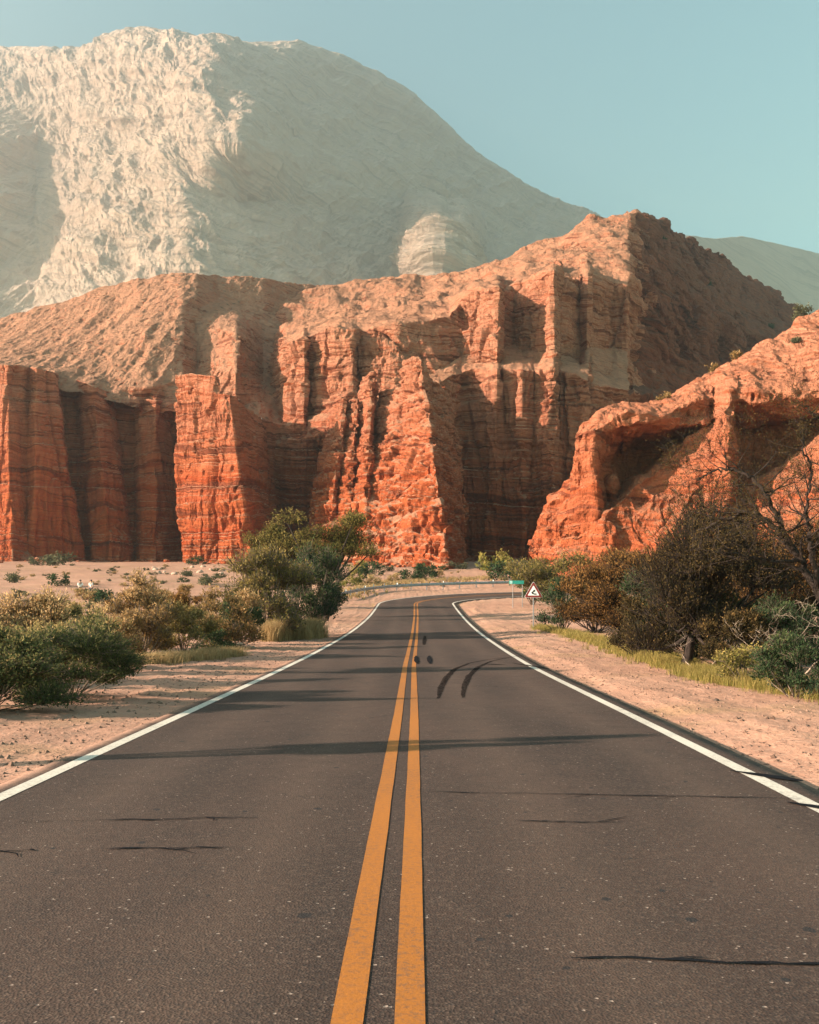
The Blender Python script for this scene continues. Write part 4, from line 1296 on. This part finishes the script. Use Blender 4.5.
dg.update()
for k, (px, py, Yv, s, kd, lb) in enumerate([(803, 318, 156, 3.4, 'sage', 'round bush on the crest of the outcrop at the right frame edge'), (716, 376, 153, 2.2, 'orange', 'dry bush on the crest of the outcrop, midway up'),
                                         (664, 404, 150, 2.0, 'orange', 'dry bush on the low part of the outcrop crest'), (737, 364, 154, 1.4, 'orange', 'small dry bush on the outcrop crest above the rock column'),
                                         (797, 345, 150, 1.2, 'sage', 'small bush clinging below the crest of the outcrop')]):
    bush('ridge_bush', px, 150, s, s * .8, kd, lb, 'bush', seed=90 + k, lobes=10, stemr=.03, loc=on_rock(px, Yv + 1, py) - np.array([0, 0, .25]), group='bushes on the outcrop crest')
for k, (px, py, Yv, lb) in enumerate([(662, 221, 446, 'dark bush on the skyline just right of the summit'), (655, 218, 440, 'tiny bush on the skyline close to the summit'), (708, 252, 490, 'dark bush on the descending skyline of the red hill'), (770, 290, 548, 'dark bush low on the right skyline of the red hill')]):
    bush('ridge_bush', px, 400, 2.6, 1.8, 'green', lb, 'bush', seed=96 + k, lobes=8, stemr=.04, loc=on_rock(px, Yv, py - 6) - np.array([0, 0, .3]), group='bushes on the summit skyline')


# ------------------------------------------------------------------ grass
def blades(name, pts, hgt, wid, kind, label, seed, group=None, kindp='stuff', bend=.45):
    rng = np.random.RandomState(seed)
    n = len(pts)
    h = hgt * rng.uniform(.45, 1.3, n)
    th = rng.rand(n) * 2 * np.pi
    lean = rng.uniform(.1, bend, n) * h
    dx = np.stack([np.cos(th), np.sin(th), np.zeros(n)], -1)
    s = np.stack([-np.sin(th), np.cos(th), np.zeros(n)], -1) * (wid * rng.uniform(.6, 1.4, n))[:, None]
    b = pts
    mid = b + dx * (lean * .3)[:, None] + np.array([0, 0, 1]) * (h * .6)[:, None]
    tip = b + dx * lean[:, None] + np.array([0, 0, 1]) * h[:, None]
    V = np.stack([b - s, b + s, mid + s * .7, mid - s * .7, tip], 1).reshape(-1, 3)
    i = np.arange(n)[:, None] * 5
    tone = np.clip(rng.normal(.5, .22, n), 0, 1)
    o = mesh_obj(name, V, [i + np.array([[0, 1, 2, 3]]), i + np.array([[3, 2, 4]])], LEAF[kind], None, False, {'tone': np.concatenate([tone, np.clip(tone + .15, 0, 1)])})
    return tag(o, label, None, group, kindp)


def scatter(poly, n, seed, clump=.55, rad=.25):
    """points on the ground inside a strip given as (px, Y, half width in metres), gathered in tufts"""
    rng = np.random.RandomState(seed)
    p = np.array(poly, float)
    t = rng.rand(n // 14) * (len(p) - 1)
    i = np.minimum(t.astype(int), len(p) - 2); f = (t - i)[:, None]
    q = p[i] * (1 - f) + p[i + 1] * f
    c = np.stack([(q[:, 0] - CX) / F * q[:, 1], q[:, 1]], -1) + rng.normal(size=(len(q), 2)) * q[:, 2:3] * .6
    c = np.repeat(c, 14, 0)
    c = c + rng.normal(size=c.shape) * rad * .3
    return np.stack([c[:, 0], c[:, 1], ground_z(c[:, 0], c[:, 1]) - .02], -1)


blades('grass', scatter([(538, 57, .5), (580, 46, .6), (620, 37, .7), (655, 30, .6), (682, 25.5, .4)], 26000, 1), .26, .006, 'grassy', 'yellow-green grass strip along the right verge', 1, None, 'stuff', .9)
blades('grass', scatter([(690, 24.5, .4), (720, 22.5, .5), (755, 20.5, .5), (800, 18.8, .5), (850, 17, .6)], 22000, 2), .26, .004, 'grassy', 'dry yellow grass under the thorn trees at right', 2, None, 'stuff', .9)
blades('dry_grass', scatter([(130, 28, .4), (165, 29, .5), (205, 31, .4), (235, 33, .3)], 15000, 3), .3, .005, 'straw', 'straw-coloured grass in front of the orange shrubs', 3, None, 'stuff', .9)
blades('dry_grass', scatter([(270, 43, .25), (285, 45, .5), (300, 46, .6), (318, 47.5, .3)], 16000, 4), .8, .008, 'straw', 'tall pale dry grass clump under the big green bush', 4, None, 'stuff', .7)
blades('dry_grass', scatter([(345, 100, 2), (375, 118, 3), (420, 132, 3), (500, 136, 4)], 8000, 5), .4, .03, 'straw', 'sparse straw grass behind the guard rail', 5, None, 'stuff', .9)
blades('dry_grass', scatter([(-40, 34, 2), (60, 44, 4), (140, 60, 5), (230, 80, 6), (60, 80, 12), (-20, 90, 12)], 14000, 6), .38, .014, 'straw', 'dry grass and low brush on the plain behind the left shrubs', 6, None, 'stuff', 1.0)
low = [roadside('brush', 40, 44, 40, 606, k, lb, 'shrub', seed=120 + n, lobes=10, tipdry=.6, group='low brush on the plain behind the roadside shrubs')
       for n, (k, lb) in enumerate([('orange', 'orange brush clump on the plain, nearest behind the left roadside shrubs')])]
low.append(roadside('brush', 84, 52, 30, 604, 'sage', 'grey-green brush clump behind the left roadside shrubs', 'shrub', seed=125, lobes=10, tipdry=.5, group='low brush on the plain behind the roadside shrubs'))
low.append(roadside('brush', 120, 60, 30, 600, 'rust', 'rust-brown brush clump on the plain left of the pointed orange shrub', 'shrub', seed=126, lobes=10, tipdry=.5, group='low brush on the plain behind the roadside shrubs'))
for q in range(64):
    Yv = 34 + 66 * rs.random() ** 1.2
    px = rs.uniform(-60, 262) * (1 if Yv > 45 else .6)
    sx = rs.uniform(.35, .95) * (.6 + Yv / 120)
    copy_tree(low[rs.choice([0, 0, 1, 2])], spot(px, Yv), rs.uniform(0, 6), 'dry orange-brown brush clump among its like on the plain behind the left shrubs', 'low brush on the plain behind the roadside shrubs', (sx, sx, sx * rs.uniform(.6, .9)))

# ------------------------------------------------------------------ stones
M_stone = simple('pale_stone', (.4, .27, .2), .9, 0, .1, .3, 3)
M_dark_stone = simple('dark_stone', (.1, .07, .055), .9, 0, .1, .3, 3)


def stone(loc, s, label, seed, mat, group=None):
    rng = np.random.RandomState(seed)
    th, ph = np.meshgrid(np.linspace(0, 2 * np.pi, 15)[:-1], np.linspace(0.02, np.pi - .02, 9))
    V = np.stack([np.sin(ph) * np.cos(th), np.sin(ph) * np.sin(th), np.cos(ph) * .65], -1).reshape(-1, 3)
    V = V * (1 + .35 * noise(V * 1.3 + seed * 3.7) + .15 * noise(V * 3.1 + seed))[:, None] * s
    i = np.arange(9 * 14).reshape(9, 14)
    f = np.stack([i[:-1], np.roll(i, -1, 1)[:-1], np.roll(i, -1, 1)[1:], i[1:]], -1).reshape(-1, 4)
    o = mesh_obj('stone', V, [f], mat, None, True)
    o.location = (loc[0], loc[1], loc[2] + s * .25)
    o.rotation_euler = (0, 0, rng.rand() * 6)
    return tag(o, label, 'stone', group)


stone(spot(716, 17.3), .05, 'fist-sized dark stone alone on the right sandy verge', 3, M_dark_stone)
for k in range(9):
    stone(spot(rs.uniform(228, 254), rs.uniform(37, 39)), rs.uniform(.08, .2), 'pale loose stone in the heap beside the left verge', 20 + k, M_stone, 'loose stones heaped by the left verge')
for k in range(16):
    stone(spot(rs.uniform(150, 232), rs.uniform(150, 185)), rs.uniform(.25, .55), 'pale boulder lying on the plain before the lit pillar', 40 + k, M_stone, 'boulders on the plain before the pillar')
for k in range(14):
    px = rs.uniform(560, 819)
    Yv = np.interp(px, [560, 819], [38, 13.5]) + rs.uniform(-1.5, 1.0)
    stone(spot(px, Yv), rs.uniform(.012, .03), 'small pebble on the pink sand of the right verge', 60 + k, M_dark_stone, 'pebbles on the right verge')

for k in range(64):
    px = rs.uniform(-10, 530)
    Yv = np.interp(px, [0, 90, 150, 180, 250, 262, 300, 310, 440, 462, 480, 530], [216, 236, 240, 222, 204, 222, 232, 216, 170, 190, 246, 244]) - rs.uniform(0, 9)
    stone(spot(px, Yv), rs.uniform(.25, .5) + 1.0 * rs.random() ** 4, 'fallen red rock among others at the foot of the cliffs', 100 + k, M_red, 'fallen rocks along the cliff foot')
rg = np.random.RandomState(3)
n_ = 16000
gy_ = 4 + 56 * rg.rand(n_) ** 1.8
sd = np.where(rg.rand(n_) < .5, -1, 1)
gd = 3.68 + np.abs(rg.normal(size=n_)) * 1.6 + (rg.rand(n_) < .3) * rg.rand(n_) * 3
gx_ = np.interp(gy_, CL[:230, 1], CL[:230, 0]) + sd * gd
sz = .007 + .036 * rg.rand(n_) ** 4
oct_ = np.array([[1, 0, 0], [0, 1, 0], [-1, 0, 0], [0, -1, 0], [0, 0, .7], [0, 0, -.7]], float)
V = (oct_[None] * (1 + .35 * rg.normal(size=(n_, 6, 1)))) * sz[:, None, None] + np.stack([gx_, gy_, ground_z(gx_, gy_)], -1)[:, None]
tf = np.array([[0, 1, 4], [1, 2, 4], [2, 3, 4], [3, 0, 4], [1, 0, 5], [2, 1, 5], [3, 2, 5], [0, 3, 5]])
tag(mesh_obj('gravel', V.reshape(-1, 3), [(np.arange(n_)[:, None, None] * 6 + tf).reshape(-1, 3)], simple('gravel_stone', (.2, .12, .085), .95, 0, .1, .5, 2), None, False), 'loose gravel strewn along both sandy road edges', None, None, 'stuff')

# ------------------------------------------------------------------ guard rail
M_galv = simple('galvanised_steel', (.3, .32, .32), .45, .7, .5, .2, 3)
M_post = simple('grey_post', (.2, .19, .18), .6, .3)
M_refl = simple('white_reflector', (.85, .85, .82), .4)
M_signwhite = simple('sign_white', (.8, .78, .72), .5, 0, .4, .05)
M_signred = simple('sign_red_border', (.2, .025, .02), .5, 0, .4, .15)
M_black = simple('sign_black', (.015, .015, .015), .5)
M_signgreen = simple('sign_green', (.02, .25, .2), .5, 0, .4, .1)
gp = np.array([(-6.6, 95.5), (-6.0, 99.5), (-4.9, 103.8), (-3.2, 107.6), (-.9, 110.7), (2, 113), (6, 115.3), (12, 117.9), (20, 121), (30, 124.6)])
u = np.linspace(0, len(gp) - 1, 100)
g2 = np.stack([np.interp(u, np.arange(len(gp)), gp[:, k]) for k in (0, 1)], -1)
for _ in range(20): g2[1:-1] = .25 * g2[:-2] + .5 * g2[1:-1] + .25 * g2[2:]
rail = empty('guard_rail', (g2[0, 0], g2[0, 1], gz(*g2[0])), 'grey steel guard rail curving round the outside of the bend', 'guard rail')
org = np.array(rail.location)
t = np.gradient(g2, axis=0); t /= np.linalg.norm(t, axis=1)[:, None]
nrm = np.stack([t[:, 1], -t[:, 0]], -1)
zr = prof(g2[:, 1])
pf = [(.0, .47), (.05, .5), (.08, .55), (.02, .6), (.02, .64), (.08, .69), (.05, .75), (.0, .78), (-.012, .78), (.038, .74), (.065, .69), (.005, .64), (.005, .6), (.065, .55), (.038, .51), (-.012, .47)]
V = np.stack([np.concatenate([g2 + nrm * a, (zr + b)[:, None]], -1) for a, b in pf], 1) - org
m = MB(); m.add(V.reshape(-1, 3), grid_faces(len(g2), len(pf)))
m.build('beam', M_galv, rail)
s = np.concatenate([[0], np.cumsum(np.linalg.norm(np.diff(g2, axis=0), axis=1))])
for k, q in enumerate(np.arange(.3, s[-1], 2.2)):
    c = np.array([np.interp(q, s, g2[:, 0]), np.interp(q, s, g2[:, 1])]); nn = np.array([np.interp(q, s, nrm[:, 0]), np.interp(q, s, nrm[:, 1])])
    z = gz(*c)
    c2 = c - nn * .09
    m = MB(); m.box((c2[0] - org[0], c2[1] - org[1], z + .3 - org[2]), (.12, .12, 1.1))
    po = m.build('post', M_post, rail)
    if k % 3 == 1:
        m = MB(); m.box((c[0] - org[0], c[1] - org[1], prof(c[1]) + .88 - org[2]), (.1, .05, .16)); m.build('reflector', M_refl, rail)

# ------------------------------------------------------------------ triangular warning sign
sp_ = spot(533.5, 56)
sg = empty('warning_sign', tuple(sp_), 'white triangular warning sign with dark red border and bent arrow on a post', 'road sign')
cz = CZ + (HY - 592.5) / F * 56 - sp_[2]
tz0 = CZ + (HY - 597.5) / F * 56 - sp_[2]
a_ = 1.05


def plate(pts, y0, y1):
    n = len(pts)
    V = [(x, y0, z) for x, z in pts] + [(x, y1, z) for x, z in pts]
    m = MB()
    m.add(V, [[k, (k + 1) % n, n + (k + 1) % n, n + k] for k in range(n)])
    m.F.append(np.array([[0, k, k + 1] for k in range(1, n - 1)] + [[n, n + k + 1, n + k] for k in range(1, n - 1)]))
    return m


def tri(a):
    hgt = a * .866
    c = tz0 + a_ * .866 / 3
    pts = []
    for k, (x, z) in enumerate([(-a / 2, c - hgt / 3), (a / 2, c - hgt / 3), (0, c + hgt * 2 / 3)]):
        d = np.array([x, z - c]); d /= np.linalg.norm(d)
        nn = np.array([-d[1], d[0]])
        e = np.array([x, z]) - d * a * .06
        pts += [tuple(e - nn * a * .04), tuple(e + d * a * .03), tuple(e + nn * a * .04)]
    return pts


plate(tri(a_), 0, .012).build('sign_panel', M_signwhite, sg)
plate(tri(a_ * .96), -.004, -.001).build('border', M_signred, sg)
plate(tri(a_ * .62), -.008, -.005).build('sign_face', M_signwhite, sg)
m = MB()
c = tz0 + a_ * .866 / 3
ar = np.array([(.2, -.16), (.06, -.15), (-.08, -.1), (-.12, -.05), (-.03, .02), (.03, .08)]) * .72
for p, q in zip(ar[:-1], ar[1:]):
    d = (q - p) / np.linalg.norm(q - p); nn = np.array([-d[1], d[0]]) * .034
    p2, q2 = p - d * .02, q + d * .02
    V = [(x, y, c + z) for y in (-.014, -.010) for x, z in (p2 - nn, q2 - nn, q2 + nn, p2 + nn)]
    m.add(V, [[0, 1, 2, 3], [4, 7, 6, 5], [0, 4, 5, 1], [1, 5, 6, 2], [2, 6, 7, 3], [3, 7, 4, 0]])
d = (ar[-1] - ar[-2]); d /= np.linalg.norm(d); nn = np.array([-d[1], d[0]])
hd = [ar[-1] + nn * .075, ar[-1] - nn * .075, ar[-1] + d * .1]
m.add([(x, y, c + z) for y in (-.016, -.012) for x, z in hd], [[0, 1, 4, 3], [1, 2, 5, 4], [2, 0, 3, 5]])
m.F.append(np.array([[0, 1, 2], [5, 4, 3]]) + m.n - 6)
m.build('arrow', M_black, sg)
m = MB(); m.tube([(0, .05, -.3), (0, .05, tz0 + .75)], .035, 8); m.build('post', M_post, sg)

# small green road sign on two posts
gs_ = spot(516.5, 84)
gn = empty('direction_sign', tuple(gs_), 'small green horizontal road sign on two thin posts beside the bend', 'road sign')
zc = CZ + (HY - 582.3) / F * 84 - gs_[2]
m = MB(); m.box((0, 0, zc), (1.25, .03, .3)); m.build('sign_panel', M_signgreen, gn)
m = MB(); m.box((-.46, -.019, zc), (.24, .008, .24)); m.build('sign_panel', simple('pale_green_panel', (.35, .6, .55), .5), gn)
for x in (-.3, .5):
    m = MB(); m.tube([(x, .05, -.3), (x, .05, zc + .14)], .035, 6); m.build('post', M_post, gn)

# ------------------------------------------------------------------ two people on the plain
M_skin = simple('skin', (.42, .24, .16), .6, 0, .3, .05)
M_hair = simple('dark_hair', (.03, .02, .016), .6)
M_trous = simple('dark_trousers', (.06, .06, .07), .8)


def person(loc, label, shirt, rz, lean):
    e = empty('person', tuple(loc), label, 'person', None, rz)
    J = [((0, 0, .95), (.14, .11)), ((0, lean * .4, 1.15), (.13, .1)), ((0, lean * .8, 1.38), (.16, .1)), ((0, lean, 1.48), (.06, .06)), ((0, lean, 1.56), (.085, .095)), ((0, lean, 1.66), (.085, .1)), ((0, lean, 1.72), (.05, .06)),
         ((-.19, lean * .8, 1.4), (.06, .06)), ((-.24, lean, 1.14), (.045, .045)), ((-.2, lean + -.12, .92), (.035, .035)), ((-.19, lean - .16, .84), (.035, .02)),
         ((.19, lean * .8, 1.4), (.06, .06)), ((.24, lean, 1.14), (.045, .045)), ((.2, lean - .12, .92), (.035, .035)), ((.19, lean - .16, .84), (.035, .02)),
         ((-.1, 0, .88), (.095, .095)), ((-.11, -.03, .5), (.07, .07)), ((-.11, .02, .08), (.045, .045)), ((-.11, -.14, .03), (.04, .03)),
         ((.1, 0, .88), (.095, .095)), ((.11, .04, .5), (.07, .07)), ((.11, .08, .08), (.045, .045)), ((.11, -.06, .03), (.04, .03))]
    E = [(0, 1), (1, 2), (2, 3), (3, 4), (4, 5), (5, 6), (2, 7), (7, 8), (8, 9), (9, 10), (2, 11), (11, 12), (12, 13), (13, 14), (0, 15), (15, 16), (16, 17), (17, 18), (0, 19), (19, 20), (20, 21), (21, 22)]

    def skin(name, ids, grow, mat):
        mp = {i: k for k, i in enumerate(ids)}
        me = bpy.data.meshes.new(name)
        me.from_pydata([J[i][0] for i in ids], [(mp[a], mp[b]) for a, b in E if a in mp and b in mp], [])
        o = bpy.data.objects.new(name, me); COL.objects.link(o)
        md = o.modifiers.new('s', 'SKIN'); o.modifiers.new('d', 'SUBSURF').levels = 2
        if not me.skin_vertices: me.attributes.new('skin_vertex', 'FLOAT', 'POINT')
        for k, i in enumerate(ids):
            me.skin_vertices[0].data[k].radius = (J[i][1][0] + grow, J[i][1][1] + grow)
            me.skin_vertices[0].data[k].use_root = (k == 0)
        dgx = bpy.context.evaluated_depsgraph_get()
        nm = bpy.data.meshes.new_from_object(o.evaluated_get(dgx))
        o.modifiers.clear(); o.data = nm
        nm.materials.clear(); nm.materials.append(mat)
        o.parent = e
        return o

    skin('body', list(range(23)), 0, M_skin)
    skin('shirt', [0, 1, 2, 7, 8, 11, 12], .018, shirt)
    skin('trousers', [0, 15, 16, 17, 19, 20, 21], .014, M_trous)
    m = MB()
    zz = np.linspace(-.9, 1, 8)
    m.tube([(0, lean + .02, 1.66 + .1 * q) for q in zz], [.115 * math.sqrt(max(.02, 1 - q * q)) for q in zz], 10)
    m.build('hair', M_hair, e, True)


try:
    person(spot(80, 100), 'person with dark hair in a white shirt, half hidden by brush on the plain', simple('white_shirt', (.78, .76, .72), .8), .6, -.12)
    person(spot(91, 101.5), 'person in pale grey clothes standing just right of the person in white', simple('grey_shirt', (.5, .5, .47), .8), -.3, .0)
except Exception as ex:
    print('person failed', ex)

# ------------------------------------------------------------------ air
m = MB()
x0, x1, y0, y1, z0, z1 = -2900, 2600, -70, 4600, -6, 1750
m.box(((x0 + x1) / 2, (y0 + y1) / 2, (z0 + z1) / 2), (x1 - x0, y1 - y0, z1 - z0))
hm = bpy.data.materials.new('haze'); hm.use_nodes = True
ht = hm.node_tree; ht.nodes.clear()
ho = ht.nodes.new('ShaderNodeOutputMaterial'); hv = ht.nodes.new('ShaderNodeVolumePrincipled')
hv.inputs['Color'].default_value = (.98, .96, .93, 1); hv.inputs['Density'].default_value = .00024; hv.inputs['Anisotropy'].default_value = .66
ht.links.new(hv.outputs[0], ho.inputs['Volume'])
tag(m.build('haze', hm), 'pale air haze over the whole valley', None, None, 'stuff')
S.cycles.volume_bounces = 0
